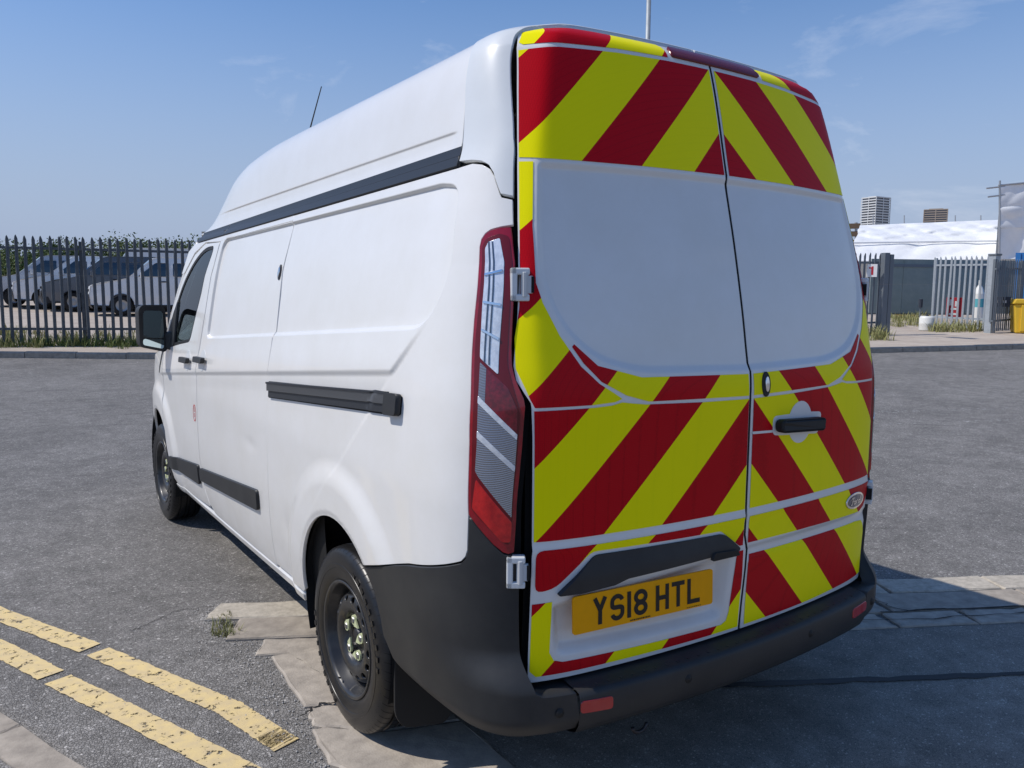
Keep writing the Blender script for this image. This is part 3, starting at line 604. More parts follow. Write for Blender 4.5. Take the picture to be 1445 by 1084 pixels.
for ch in 'YS18 HTL':
    if ch == ' ': xs += .020; continue
    wch = t_ if ch == '1' else w_; mb = MB(); cx = xs+wch/2; lay = 0
    for pts, cl_ in GL[ch]:
        for qd in stroke(pts, t_, bool(cl_)):
            mb.add([tuple(PM @ Vector((cx+p[0], -(.0052+lay*.00012), p[1]))) for p in qd], [(0, 1, 2, 3)])
        lay += 1
    mb.build('plate_character', 'plate_black', PL); xs += wch+.011
for x0, w0, hh in ((-.06, .075, .0045), (.155, .055, .002)):      # maker's line in tiny print
    mb = MB(); xx = x0
    while xx < x0+w0:
        k = random.uniform(.003, .007); mb.add([tuple(PM @ Vector((a, -.0053, b))) for a, b in ((xx, -.0515), (xx+k, -.0515), (xx+k, -.0515+hh), (xx, -.0515+hh))], [(0, 1, 2, 3)]); xx += k+.0022
    mb.build('plate_small_print', 'plate_black', PL)
# right rear door: handle with its cup, lock, badge
fr = rear_fn(1)
patch('handle_cup', [[(.262+.068*math.cos(t), 1.190+.072*math.sin(t)) for t in np.linspace(0, 2*math.pi, 28, endpoint=False)]], fr, 'white_paint', RD[1], .012, .0006, .0030, 1)
patch('handle_border', [rounded([(.112, 1.158), (.375, 1.140), (.392, 1.215), (.30, 1.222), (.112, 1.222)], .02, 4)], fr, 'white_paint', RD[1], .012, .0006, .0026, 1)
mb = MB().prism(rounded([(.122, 1.168), (.37, 1.155), (.376, 1.200), (.122, 1.212)], .018, 4), .018, .052, lambda a, b, h: (a, float(Rf(a, b))-h+.018*((a-.25)/.13)**2, b)); mb.build('door_handle', 'rubber_black', RD[1], bevel=.008, seg=3)
patch('door_lock', [[(.070+.020*math.cos(t), 1.330+.040*math.sin(t)) for t in np.linspace(0, 2*math.pi, 22, endpoint=False)]], fr, 'rubber_black', RD[1], .012, .004, .005, 1)
patch('lock_keyway', [[(.072+.008*math.cos(t), 1.330+.024*math.sin(t)) for t in np.linspace(0, 2*math.pi, 14, endpoint=False)]], fr, 'chrome', RD[1], .012, .004, .009, 1)
patch('cut_line', [[(.010, 1.172), (.112, 1.168), (.112, 1.176), (.010, 1.180)]], fr, 'white_paint', RD[1], .02, .0006, .0024, 1)
# oval badge
def el(cx, cz, a, b, n=36): return [(cx+a*math.cos(t), cz+b*math.sin(t)) for t in np.linspace(0, 2*math.pi, n, endpoint=False)]
mat('badge_blue', (.04, .055, .10), .2, coat=1)
BX, BZ = .668, .852
bd = patch('badge', [el(BX, BZ, .071, .030)], fr, 'chrome', RD[1], .012, .004, .007, 1)
bd2 = patch('badge_field', [el(BX, BZ, .061, .023)], fr, 'badge_blue', RD[1], .012, .001, .0082, 1)
def script(pts, w):
    mb = MB()
    for i, qd in enumerate(stroke(pts, w)):
        V = []
        for p in qd: X = fr(np.array([BX+p[0]]), np.array([BZ+p[1]]))[0]; V.append((X[0], X[1]-.0098, X[2]))
        mb.add(V, [(0, 1, 2, 3)])
    mb.build('badge_lettering', 'chrome', RD[1])
script([(-.040, .008), (-.034, .014), (-.018, .014), (-.012, .012)], .004); script([(-.026, .013), (-.030, -.004), (-.036, -.013), (-.042, -.010)], .004); script([(-.034, .001), (-.018, .002)], .003)
script([(-.012+.007*math.cos(t), -.005+.006*math.sin(t)) for t in np.linspace(0, 6.2, 12)], .003); script([(.002, .002), (.003, -.010)], .003); script([(.003, -.001), (.009, .003), (.013, .001)], .003)
script([(.025+.007*math.cos(t), -.005+.006*math.sin(t)) for t in np.linspace(0, 6.2, 12)], .003); script([(.038, .014), (.032, -.008), (.040, -.010)], .003)
# ---------------------------------------------------------------- tail lights
LIN = [(.012, .905), (.004, 1.0), (.004, 1.10), (.004, 1.22), (.006, 1.310), (.014, 1.332), (.036, 1.362), (.052, 1.386), (.067, 1.42), (.075, 1.47), (.088, 1.60), (.094, 1.70), (.096, 1.797)]
LOUT = [(.143, 1.796), (.19, 1.789), (.213, 1.779), (.229, 1.764), (.235, 1.744), (.234, 1.65), (.233, 1.545), (.226, 1.40), (.217, 1.256), (.205, 1.12), (.193, 1.003), (.165, .978), (.132, .952), (.095, .925), (.057, .904), (.035, .899)]
tl = patch('tail_light', [[(a, b) for a, b in LIN]+LOUT], lambda u, v: body(u, v), 'lamp_red', VAN, .012, .03, .006, -1, .002)
rim = offset([(a, b) for a, b in LIN]+LOUT, .022)
def lamp_part(name, pts, m, of, r=.006):
    o = patch(name, [rounded(pts, r, 3) if r else pts], lambda u, v: body(u, v), m, tl, .010, .004, of, -1); mirrored(o, None if True else tl); return o
tlr = mirrored(tl)
def lamp_part(name, pts, m, of, r=.006):
    o = patch(name, [rounded(pts, r, 3) if r else pts], lambda u, v: body(u, v), m, tl, .010, .004, of, -1); mirrored(o, tlr); return o
lamp_part('lamp_inner_edge', [(.150, 1.778), (.208, 1.764), (.222, 1.744), (.218, 1.50), (.200, 1.20), (.182, 1.02), (.06, .935), (.03, .925), (.02, 1.0), (.022, 1.29), (.05, 1.345), (.085, 1.42), (.100, 1.60), (.108, 1.77)], 'lamp_dark_red', .0075, .012)
lamp_part('clear_lens', [(.148, 1.765), (.196, 1.755), (.209, 1.737), (.204, 1.58), (.192, 1.438), (.118, 1.395), (.126, 1.55), (.136, 1.70)], 'lamp_clear', .009)
for k in range(1, 4):                       # bright ribs across and along the clear lens
    t = k/4; a_ = (.209-.017*t, 1.737-.30*t); b_ = (.148-.03*t, 1.765-.37*t+.0)
    lamp_part('lens_rib', [(a_[0], a_[1]), (a_[0], a_[1]+.006), (b_[0], b_[1]+.006), (b_[0], b_[1])], 'chrome', .0125, 0)
for k in range(1, 4):
    t = k/4; lamp_part('lens_rib', [(.148+.061*t-.0018, 1.755), (.148+.061*t+.0018, 1.755), (.118+.074*t+.0018, 1.405+.03*t), (.118+.074*t-.0018, 1.405+.03*t)], 'lamp_groove', .0115, 0) if 'lamp_groove' in MATS else mat('lamp_groove', (.13, .16, .20), .2, metal=.6)
lamp_part('stop_lens', [(.190, 1.425), (.112, 1.38), (.078, 1.36), (.035, 1.30), (.03, 1.235), (.189, 1.335)], 'lamp_stop', .009)
lamp_part('ribbed_column', [(.190, 1.425), (.165, 1.410), (.163, 1.318), (.189, 1.335)], 'lamp_ribbed', .0095, .002)
lamp_part('lens_bar', [(.189, 1.334), (.028, 1.234), (.028, 1.220), (.188, 1.316)], 'lamp_clear', .012, 0)
lamp_part('ribbed_lens', [(.188, 1.315), (.028, 1.219), (.026, 1.148), (.182, 1.240)], 'lamp_ribbed', .010, .003)
lamp_part('lens_bar', [(.182, 1.239), (.026, 1.147), (.026, 1.133), (.181, 1.221)], 'lamp_clear', .012, 0)
lamp_part('ribbed_lens', [(.181, 1.220), (.026, 1.132), (.024, 1.005), (.165, 1.115), (.178, 1.13)], 'lamp_ribbed', .010, .003)
lamp_part('lower_red_lens', [(.172, 1.105), (.022, .99), (.028, .935), (.06, .935), (.178, 1.025)], 'lamp_bright_red', .010)
# ---------------------------------------------------------------- bumper
def bump_line(x):                            # plan line of the beam, metres in front of Rf
    return 0
zlow = lambda u: .265 if u < .33 else float(np.interp(u, [.33, .5, .62, .70], [.265, .30, .38, .46]))
be = [(-.118, .502), (-.122, .44), (-.116, .385), (-.002, .383), (.10, .375), (.25, .368), (.36, .372), (.5, .395), (.60, .43)]+UV([(.655, .49), (.665, .55), (.70, .625), (.772, .688)])+[(.56, .7565), (.389, .8095), (.274, .8455), (.228, .8605), (.209, .8775), (.200, .8985), (.1965, .95), (.1945, .999), (.166, .974), (.133, .948), (.096, .921), (.058, .899), (.012, .895), (-.002, .80), (-.002, .56), (-.006, .515), (-.02, .504)]
def bend(u, v):
    P = body(u, v); u_ = np.asarray(u, float); ex = np.clip(-u_, 0, None); P = P+np.stack([ex, Rf(-P[..., 0]-ex, P[..., 2])-Rf(P[..., 0], P[..., 2]), 0*ex], -1); k = 1-sstep(.505, .62, v); t = np.clip(np.asarray(u)/KC, 0, 1); e = .010+.062*k*(1-sstep(.0, .85, t))-.03*sstep(.43, .36, v)
    nx = -np.sin(t*math.pi/2); ny = -np.cos(t*math.pi/2); P = P+np.stack([nx*e, ny*e, 0*e], -1); return P
both(patch('bumper_end', [be], bend, 'black_plastic', VAN, .0125, .05, 0, -1, .002))
def beam_pts(u2, prof):
    """u2: 0..1 from the right end to the left end"""
    x = -.693+1.386*u2; V = []
    for e, z in prof: V.append((x, float(Rf(x, .5))-e, z))
    return V
prof = [(-.03, .508), (.0, .507), (.056, .500), (.068, .495), (.073, .482), (.073, .44), (.068, .40), (.054, .374), (.02, .362), (-.06, .36)]
us_ = np.linspace(0, 1, 61); V = []; F = []
for u2 in us_: V += beam_pts(u2, prof)
n = len(prof); F = [(i*n+j, i*n+j+1, (i+1)*n+j+1, (i+1)*n+j) for i in range(60) for j in range(n-1)]
mbb = MB(); mbb.add(V, F)
xs_ = np.linspace(-.815, .815, 41); V = [(x, float(Rf(x, .5))+o_, .4975) for x in xs_ for o_ in (.05, -.045)]; mbb.add(V, [(2*i, 2*i+1, 2*i+3, 2*i+2) for i in range(40)]); BMP = mbb.build('rear_bumper', 'black_plastic', VAN, smooth=True)
for s in (-1, 1):
    f = lambda x, z: np.stack([x, Rf(x, .5)-.0725, z], -1)
    o = patch('rear_reflector', [rounded([(s*.585, .432), (s*.69, .440), (s*.69, .474), (s*.585, .468)], .010, 3)], f, 'reflector_red', BMP, .012, .006, .004, 1 if s > 0 else 1)
for xx, rr_ in ((-.752, .012), (-.300, .012), (.30, .012), (.752, .012)):
    y0 = float(Rf(xx, .5))-.073; MB().lathe([(.0, -.004), (rr_*.6, -.004), (rr_*.7, -.002), (rr_, -.0025), (rr_*1.25, .001)], 20, 'y', (xx, y0, .452)).build('parking_sensor', 'rubber_black', BMP, smooth=True)
for i in range(30):                          # tread ribs on the step
    xx = -.62+i*.0428; yy = float(Rf(xx, .5)); MB().box((xx-.004, yy-.050, .500), (xx+.004, yy-.004, .5022)).build('step_rib', 'black_plastic', BMP)
MB().tube([(-.40+.03*math.cos(t), .04, .285+.022*math.sin(t)) for t in np.linspace(math.pi, 2*math.pi, 9)], .006, 8).build('tow_eye', 'dark_metal', VAN, smooth=True)
# ---------------------------------------------------------------- nose and cab
edge = []
for y in np.linspace(4.08, 5.16, 12):
    z = float(np.interp(y, [4.08, 4.3, 4.6, 4.9, 5.16], [1.225, 1.195, 1.14, 1.06, .92])); P = body(np.array([us(y, z)]), np.array([z]))[0]; edge.append(P)
V = []; F = []; m_ = 17
for P in edge:
    for t in np.linspace(-1, 1, m_): V.append((P[0]*-t, P[1]+.14*(1-t*t)*(P[1]-4.0)/1.2, P[2]+.055*(1-abs(t)**2.4)))
F = [(i*m_+j, i*m_+j+1, (i+1)*m_+j+1, (i+1)*m_+j) for i in range(len(edge)-1) for j in range(m_-1)]
mbb = MB(); mbb.add(V, F); mbb.build('bonnet', 'white_paint', VAN, smooth=True)
A = [(3.70, 1.90), (3.80, 1.74), (3.92, 1.56), (4.02, 1.40), (4.10, 1.25)]; V = []
for i, (y, z) in enumerate(A):
    w0 = float(Wf(z))-.055; k = i/4
    for t in np.linspace(-1, 1, m_): V.append((w0*t, y+.26*(1-t*t), z+.02*(1-t*t)*(1-k)+.03*(1-t*t)*k))
F = [(i*m_+j, i*m_+j+1, (i+1)*m_+j+1, (i+1)*m_+j) for i in range(4) for j in range(m_-1)]
mbb = MB(); mbb.add(V, F); mbb.build('windscreen', 'window_glass', VAN, smooth=True)
V = []; A2 = [(3.66, 1.985), (3.70, 1.955), (3.70, 1.90)]
for i, (y, z) in enumerate(A2):
    for t in np.linspace(-1, 1, m_): V.append(((.80-.01*i)*t, y+(.20+.03*i)*(1-t*t), z+.02*(1-t*t)))
F = [(i*m_+j, i*m_+j+1, (i+1)*m_+j+1, (i+1)*m_+j) for i in range(2) for j in range(m_-1)]
mbb = MB(); mbb.add(V, F); mbb.build('roof_header', 'white_paint', VAN, smooth=True)
for s in (-1, 1):
    pts = []
    for y, z in [(3.60, 1.90), (3.74, 1.76), (3.86, 1.61), (3.98, 1.44), (4.10, 1.25)]:
        pts.append((s*(float(Wf(z))-.045), y+.02, z))
    MB().tube(pts, .036, 8).build('windscreen_pillar', 'white_paint', VAN, smooth=True)
# front face
V = []; zz = np.linspace(.28, .97, 8)
for z in zz:
    for t in np.linspace(-1, 1, m_): V.append((.62*t, 5.34-.22*abs(t)**2.5-.06*((z-.6)/.4)**2, z))
F = [(i*m_+j, i*m_+j+1, (i+1)*m_+j+1, (i+1)*m_+j) for i in range(7) for j in range(m_-1)]
mbb = MB(); mbb.add(V, F); mbb.build('front_bumper', 'black_plastic', VAN, smooth=True)
for i in range(4): MB().box((-.36, 5.33, .70+.055*i), (.36, 5.365-.01*i, .735+.055*i)).build('grille_bar', 'chrome', VAN, bevel=.006)
for s in (-1, 1):
    MB().prism(rounded([(.42, .80), (.60, .78), (.60, 1.0), (.50, .97)], .03, 3), 5.02, 5.25, lambda a, b, h: (s*a, h-.2*(a-.42), b)).build('headlight', 'lamp_clear', VAN, bevel=.01)
# cab inside
MB().box((-.80, 2.99, .42), (.80, 4.2, .48)).box((-.82, 3.98, .48), (.82, 4.15, 1.17)).build('dashboard', 'liner_black', VAN, bevel=.03)
for xx in (-.45, .30):
    mb = MB().box((xx-.25, 3.05, .55), (xx+.25, 3.55, .95)); M = Matrix.Translation((xx, 3.16, .95)) @ Matrix.Rotation(.16, 4, 'X'); mb.box((-.24, -.07, 0), (.24, .07, .62), M).box((-.13, -.05, .64), (.13, .05, .84), M)
    mb.build('seat', 'seat_cloth', VAN, bevel=.04, seg=3)
mb = MB().tube([(-.45+.18*math.cos(t), 3.78+.06*math.sin(t), 1.14+.17*math.sin(t)) for t in np.linspace(0, 2*math.pi, 25)], .014, 8); mb.build('steering_wheel', 'rubber_black', VAN, smooth=True)
# underside and wheel housings
mb = MB().box((-.74, .14, .385), (.74, .60, .46)).box((-.62, .6, .32), (.62, 5.1, .50)).box((-.88, 1.43, .33), (.88, 3.85, .46)); mb.build('underbody', 'liner_black', VAN)
for c in (AC, FC):
    for s in (-1, 1):
        mb = MB(); V = []; 
        for a in np.linspace(-25, 205, 24):
            for xx in (.962, .60): V.append((s*xx, c[0]+.405*math.cos(math.radians(a)), c[1]+.405*math.sin(math.radians(a))))
        F = [(2*i, 2*i+1, 2*i+3, 2*i+2) for i in range(23)]; mb.add(V, F)
        mb.add([(s*.60, c[0]+.405*math.cos(math.radians(a)), c[1]+.405*math.sin(math.radians(a))) for a in np.linspace(-25, 205, 24)], [tuple(range(24))]); mb.build('wheel_housing', 'liner_black', VAN, smooth=False)
# mud flap
for s in (-1, 1):
    fl = rounded([(-.12, .0), (.13, .0), (.10, -.31), (.06, -.36), (-.10, -.33), (-.13, -.28)], .03, 4)
    MB().prism(fl, -.006, .006, lambda a, b, h: (s*(.83-a), .635+h+.02*(b/.3)-.05*(a > .05)*0, .50+b)).build('mud_flap', 'rubber_black', VAN, bevel=.002)
# aerial
MB().tube([(-.50, 2.65, 2.34), (-.50, 2.48, 2.52), (-.50, 2.355, 2.65)], [.005, .0035, .0025], 6).build('aerial', 'rubber_black', VAN)
# door mirror
for s in (-1, 1):
    M = Matrix.Translation((-1.068, 3.885, 1.380)) @ Matrix.Rotation(math.radians(8), 4, 'Z') @ Matrix.Diagonal((.72, .9, .86, 1))
    fnm = lambda a, b, h: (lambda v: ((v.x if s < 0 else -v.x), v.y, v.z))(M @ Vector((a, h, b)))
    sh = [(-.115, -.145), (.10, -.19), (.125, -.16), (.115, .13), (.09, .165), (-.085, .165), (-.115, .13)]
    mb = MB(); R0 = rounded(sh, .04, 4); n = len(R0)
    V = [fnm(a*k, b*k, h) for k, h in ((1, 0), (1.0, .03), (.96, .09), (.78, .14), (.4, .165)) for a, b in R0]; F = [(j*n+i, j*n+(i+1) % n, (j+1)*n+(i+1) % n, (j+1)*n+i) for j in range(4) for i in range(n)]+[tuple(range(n-1, -1, -1)), tuple(4*n+i for i in range(n))]
    mb.add(V, F); mi = mb.build('door_mirror', 'black_plastic', VAN, smooth=False, bevel=.004)
    MB().prism(rounded([(-.085, -.075), (.095, -.085), (.09, .12), (-.075, .125)], .03, 4), -.003, .001, fnm).build('mirror_glass', 'mirror_glass', mi)
    MB().prism(rounded([(-.09, -.13), (.085, -.165), (.095, -.095), (-.088, -.085)], .02, 4), -.004, .001, fnm).build('mirror_glass', 'mirror_glass', mi)
    V = [(-1.0, 3.90, 1.24), (-1.0, 3.96, 1.24), (-1.0, 3.96, 1.34), (-1.0, 3.90, 1.34), (-.94, 3.82, 1.22), (-.94, 3.95, 1.22), (-.93, 3.93, 1.36), (-.93, 3.82, 1.36)]
    V = [((x if s < 0 else -x), y, z) for x, y, z in V]; mb = MB(); mb.add(V, [(0, 1, 2, 3), (4, 7, 6, 5), (0, 4, 5, 1), (1, 5, 6, 2), (2, 6, 7, 3), (3, 7, 4, 0)]); mb.build('mirror_arm', 'black_plastic', mi, bevel=.01)
# ---------------------------------------------------------------- wheels (outer face at -x; the right pair is turned round)
def make_wheel():
    W0 = bpy.data.objects.new('wheel', None); COL.objects.link(W0); W0.parent = VAN
    prof = [(.208, -.005), (.212, -.092), (.222, -.101), (.245, -.108), (.280, -.109), (.300, -.106), (.318, -.101), (.330, -.094), (.338, -.084), (.3415, -.070), (.343, -.045), (.3435, 0), (.343, .045), (.3415, .070), (.338, .084), (.325, .098), (.28, .107), (.222, .10), (.208, .05)]
    # circumferential grooves come with the profile
    pr = []
    for r, h in prof: pr.append((r, h))
    g = []
    for r, h in pr:
        g.append((r, h))
    gro = [(.208, -.005), (.212, -.092), (.222, -.101), (.245, -.1075), (.262, -.1085), (.263, -.1100), (.278, -.1100), (.279, -.1085), (.300, -.106), (.318, -.101), (.330, -.094), (.338, -.084), (.3405, -.072), (.342, -.058), (.334, -.0555), (.334, -.0465), (.3428, -.044), (.3433, -.018), (.335, -.0155), (.335, -.0065), (.3434, -.004), (.3434, .004), (.335, .0065), (.335, .0155), (.3433, .018), (.3428, .044), (.334, .0465), (.334, .0555), (.342, .058), (.338, .084), (.325, .098), (.28, .107), (.222, .10), (.208, .05)]
    ty = MB().lathe(gro, 120, 'x').build('tyre', 'tyre_rubber', W0, smooth=True)
    e = ty.modifiers.new('split', 'EDGE_SPLIT'); e.split_angle = .7
    mb = MB()                                # sipes across the blocks, flush with the tread
    rp_ = spline([-.105, -.101, -.094, -.084, -.072, -.058, -.044, -.018, .018, .044, .058, .084, .090], [.303, .318, .330, .338, .3405, .342, .3428, .3433, .3433, .3428, .342, .338, .3335])
    for k in range(66):
        a = 2*math.pi*k/66
        for h0, h1, da in ((-.103, -.059, .0), (.059, .089, .03), (-.043, -.019, .02), (.019, .043, .05)):
            V = []
            for h in np.linspace(h0, h1, 7):
                for w in (-.0042, .0042):
                    t = a+da+w+(h-h0)*1.2; r = float(rp_(h))+.0004; V.append((h, r*math.cos(t), r*math.sin(t)))
            mb.add(V, [(2*i, 2*i+1, 2*i+3, 2*i+2) for i in range(6)])
    tag(mb.build('tread_sipes', 'gap_black', ty), kind='stuff')
    mb = MB()
    for k in range(46):                      # raised sidewall lettering blocks, unreadable at this size
        if k % 23 > 9: continue
        a = 2*math.pi*k/46; M = Matrix.Rotation(a, 4, 'X'); mb.box((-.1108, -.009, .283), (-.105, .009, .300 if k % 3 else .296), M)
    tag(mb.build('sidewall_mark', 'tyre_rubber', ty), kind='stuff')
    rim = MB().lathe([(.214, -.094), (.218, -.099), (.2145, -.1035), (.206, -.101), (.200, -.090), (.196, -.072), (.188, -.060), (.178, -.030), (.172, .01), (.170, .06), (.19, .09), (.21, .09)], 96, 'x').build('rim', 'rim_black', W0, smooth=True)
    prof = spline([.0, .030, .034, .060, .085, .098, .125, .150, .168, .176], [-.040, -.040, -.030, -.030, -.034, -.056, -.066, -.060, -.040, -.018])
    def disc(a, b): r = np.hypot(a, b); return np.stack([prof(np.clip(r, 0, .176))-.016, a, b], -1)
    circ_ = lambda cx, cy, r, n: [(cx+r*math.cos(t), cy+r*math.sin(t)) for t in np.linspace(0, 2*math.pi, n, endpoint=False)]
    holes = []
    for k in range(16):
        a = 2*math.pi*k/16+.1; c, s_ = math.cos(a), math.sin(a)
        holes.append([(c*(.146+.0125*math.cos(t))-s_*.017*math.sin(t), s_*(.146+.0125*math.cos(t))+c*.017*math.sin(t)) for t in np.linspace(0, 2*math.pi, 12, endpoint=False)])
    patch('wheel_disc', [circ_(0, 0, .1755, 72)]+holes, disc, 'rim_black', W0, .009, .008, 0, -1)
    MB().lathe([(0, -.062), (.022, -.062), (.030, -.059), (.032, -.046), (.040, -.044)], 28, 'x').build('hub', 'dark_metal', W0, smooth=True)
    MB().lathe([(.0, .02), (.165, .02)], 32, 'x').build('brake_drum', 'liner_black', W0)
    for k in range(5):
        a = 2*math.pi*k/5+1.25; c = (-.046, .0675*math.cos(a), .0675*math.sin(a))
        nt = MB().lathe([(.0, -.030), (.010, -.030), (.0125, -.026), (.0125, .0)], 6, 'x', c).build('wheel_nut', 'steel_nut', W0)
        MB().lathe([(.0130, -.026), (.0185, -.026), (.0190, -.018), (.0130, -.018)], 20, 'x', c, True).build('nut_ring', 'nut_green', nt)
        b = a+1.9+(k % 2)*.9; d_ = (math.cos(b), math.sin(b)); pz = (-d_[1], d_[0])
        P = [(c[1]+d_[0]*.015+pz[0]*.016, c[2]+d_[1]*.015+pz[1]*.016), (c[1]+d_[0]*.048, c[2]+d_[1]*.048), (c[1]+d_[0]*.015-pz[0]*.016, c[2]+d_[1]*.015-pz[1]*.016)]
        MB().prism(P, -.074, -.068, lambda q1, q2, h: (h, q1, q2)).build('nut_pointer', 'nut_green', nt)
    MB().tube([(-.098, 0, -.19), (-.108, 0, -.183)], .003, 6).build('valve', 'rubber_black', W0)
    return W0
def copy_tree(o, parent):
    c = o.copy(); COL.objects.link(c); c.parent = parent
    for ch in o.children: copy_tree(ch, c)
    return c
w0 = make_wheel(); w0.location = (-.868, 1.0, .3435); w0.rotation_euler = (.35, 0, 0)
for x, y, rz, rx in ((-.868, 4.3, 0, 1.3), (.868, 1.0, math.pi, .2), (.868, 4.3, math.pi, .9)):
    c = copy_tree(w0, VAN); c.location = (x, y, .3435); c.rotation_euler = (rx, 0, rz)
# ---------------------------------------------------------------- terrain and near ground
def terr(x, y):
    r = np.hypot(np.asarray(x, float), np.asarray(y, float)-1.5)-5; r = np.minimum(r, 60.); return .030*(np.sqrt(r*r+1)+r)/2-.0015
def pray(px, py): d = CF+CR*(px-PW/2)/FPX-CU*(py-PH/2)/FPX; return d
def gpt(px, py, dz=0.):
    """where the sight line through a photo pixel meets the ground raised by dz"""
    d = pray(px, py); t = .5; 
    for _ in range(4000):
        P = CAM+d*t
        if P[2] <= float(terr(P[0], P[1]))+dz: break
        t *= 1.003
    lo, hi = t/1.003, t
    for _ in range(30):
        m_ = (lo+hi)/2; P = CAM+d*m_
        if P[2] <= float(terr(P[0], P[1]))+dz: hi = m_
        else: lo = m_
    return CAM+d*hi
def at_dist(px, py, ref):
    """point on the sight line through (px,py) at the same horizontal distance as ref"""
    d = pray(px, py); return CAM+d*(np.hypot(*(ref-CAM)[:2])/np.hypot(*d[:2]))
def asphalt(name, c0, c1, scale, bump, stain, rough=.85):
    m = mat(name, c0, rough, spec=.3); N, L, b = nodes_of(m); t = N.new('ShaderNodeTexCoord')
    v = N.new('ShaderNodeTexVoronoi'); v.inputs['Scale'].default_value = scale; ve = N.new('ShaderNodeTexVoronoi'); ve.feature = 'DISTANCE_TO_EDGE'; ve.inputs['Scale'].default_value = scale
    sp = N.new('ShaderNodeSeparateColor'); r = N.new('ShaderNodeValToRGB'); r.color_ramp.elements[0].color = (*c0, 1); r.color_ramp.elements[1].color = (*c1, 1)
    e = r.color_ramp.elements.new(.93); e.color = (c1[0]*.9, c1[1]*.9, c1[2]*.9, 1); r.color_ramp.elements[-1].color = (c1[0]*1.45, c1[1]*1.45, c1[2]*1.45, 1)
    n = N.new('ShaderNodeTexNoise'); n.inputs['Scale'].default_value = .55; n.inputs['Detail'].default_value = 10; n.inputs['Roughness'].default_value = .7
    n3 = N.new('ShaderNodeTexNoise'); n3.inputs['Scale'].default_value = 9; n3.inputs['Detail'].default_value = 6
    mr = N.new('ShaderNodeMapRange'); mr.inputs['From Min'].default_value = .3; mr.inputs['From Max'].default_value = .7; mr.inputs['To Min'].default_value = 1-stain; mr.inputs['To Max'].default_value = 1+stain
    m3 = N.new('ShaderNodeMapRange'); m3.inputs['From Min'].default_value = .3; m3.inputs['From Max'].default_value = .7; m3.inputs['To Min'].default_value = .85; m3.inputs['To Max'].default_value = 1.12
    me_ = N.new('ShaderNodeMapRange'); me_.inputs['From Max'].default_value = .12; me_.inputs['To Min'].default_value = .45; me_.inputs['To Max'].default_value = 1
    for a in (v, ve, n, n3): L.new(t.outputs['Object'], a.inputs['Vector'])
    L.new(v.outputs['Color'], sp.inputs[0]); L.new(sp.outputs[0], r.inputs['Fac']); L.new(n.outputs['Fac'], mr.inputs['Value']); L.new(n3.outputs['Fac'], m3.inputs['Value']); L.new(ve.outputs['Distance'], me_.inputs['Value'])
    prev = r.outputs['Color']
    # oily tracks and dusty lighter areas
    n5 = N.new('ShaderNodeTexNoise'); n5.inputs['Scale'].default_value = 1.7; n5.inputs['Detail'].default_value = 12; n5.inputs['Roughness'].default_value = .75; n5.inputs['Distortion'].default_value = 1.2; L.new(t.outputs['Object'], n5.inputs['Vector'])
    m5 = N.new('ShaderNodeMapRange'); m5.inputs['From Min'].default_value = .36; m5.inputs['From Max'].default_value = .62; m5.inputs['To Min'].default_value = .80; m5.inputs['To Max'].default_value = 1.08; L.new(n5.outputs['Fac'], m5.inputs['Value'])
    for k in (mr, m3, me_, m5):
        x = N.new('ShaderNodeMixRGB'); x.blend_type = 'MULTIPLY'; x.inputs['Fac'].default_value = 1; L.new(prev, x.inputs['Color1']); L.new(k.outputs['Result'], x.inputs['Color2']); prev = x.outputs['Color']
    L.new(prev, b.inputs['Base Color'])
    ad = N.new('ShaderNodeMath'); ad.operation = 'MULTIPLY_ADD'; ad.inputs[1].default_value = .5; L.new(sp.outputs[1], ad.inputs[0]); L.new(me_.outputs['Result'], ad.inputs[2])
    k = N.new('ShaderNodeBump'); k.inputs['Strength'].default_value = bump; k.inputs['Distance'].default_value = .004; L.new(ad.outputs[0], k.inputs['Height']); L.new(k.outputs['Normal'], b.inputs['Normal'])
    return m
asphalt('road_asphalt', (.205, .192, .176), (.36, .34, .315), 95, .9, .16)
asphalt('apron_asphalt', (.285, .25, .21), (.40, .352, .295), 150, .35, .22)
mat('earth', (.34, .285, .22), .95, noise=(.6, (.46, .40, .31), .35, .65), bump=(30, .6, .02))
mat('gravel_yard', (.40, .33, .27), .95, noise=(1.2, (.52, .45, .37), .35, .7), bump=(40, .6, .02))
def stone_mat(name, c, c2, sc):
    m = mat(name, c, .85, spec=.3, noise=(sc, c2, .33, .68), bump=(130, .5, .003)); return m
stone_mat('granite_light', (.56, .50, .41), (.36, .32, .26), 30); stone_mat('concrete_kerb', (.42, .365, .30), (.27, .235, .195), 14); stone_mat('concrete_pale', (.48, .42, .345), (.31, .27, .225), 16)
mat('tar', (.018, .018, .019), .6, bump=(60, .3, .003)); mat('crack_dark', (.02, .018, .016), .95)
def grid_sheet(name, xs, ys, dz, m, keep=None):
    X, Y = np.meshgrid(xs, ys); Z = terr(X, Y)+dz; nx, ny = len(xs), len(ys); V = np.stack([X, Y, Z], -1).reshape(-1, 3)
    F = [(j*nx+i, j*nx+i+1, (j+1)*nx+i+1, (j+1)*nx+i) for j in range(ny-1) for i in range(nx-1)]
    return mk(name, V, F, m, None, True)
geo = lambda a, b, n: np.sign(np.linspace(a, b, n))*np.abs(np.linspace(a, b, n))
lin = np.concatenate([-np.geomspace(2500, 30, 18), np.linspace(-26, 46, 37), np.geomspace(50, 2500, 18)])
tag(grid_sheet('ground', lin, lin, -.06, 'earth'), kind='structure')
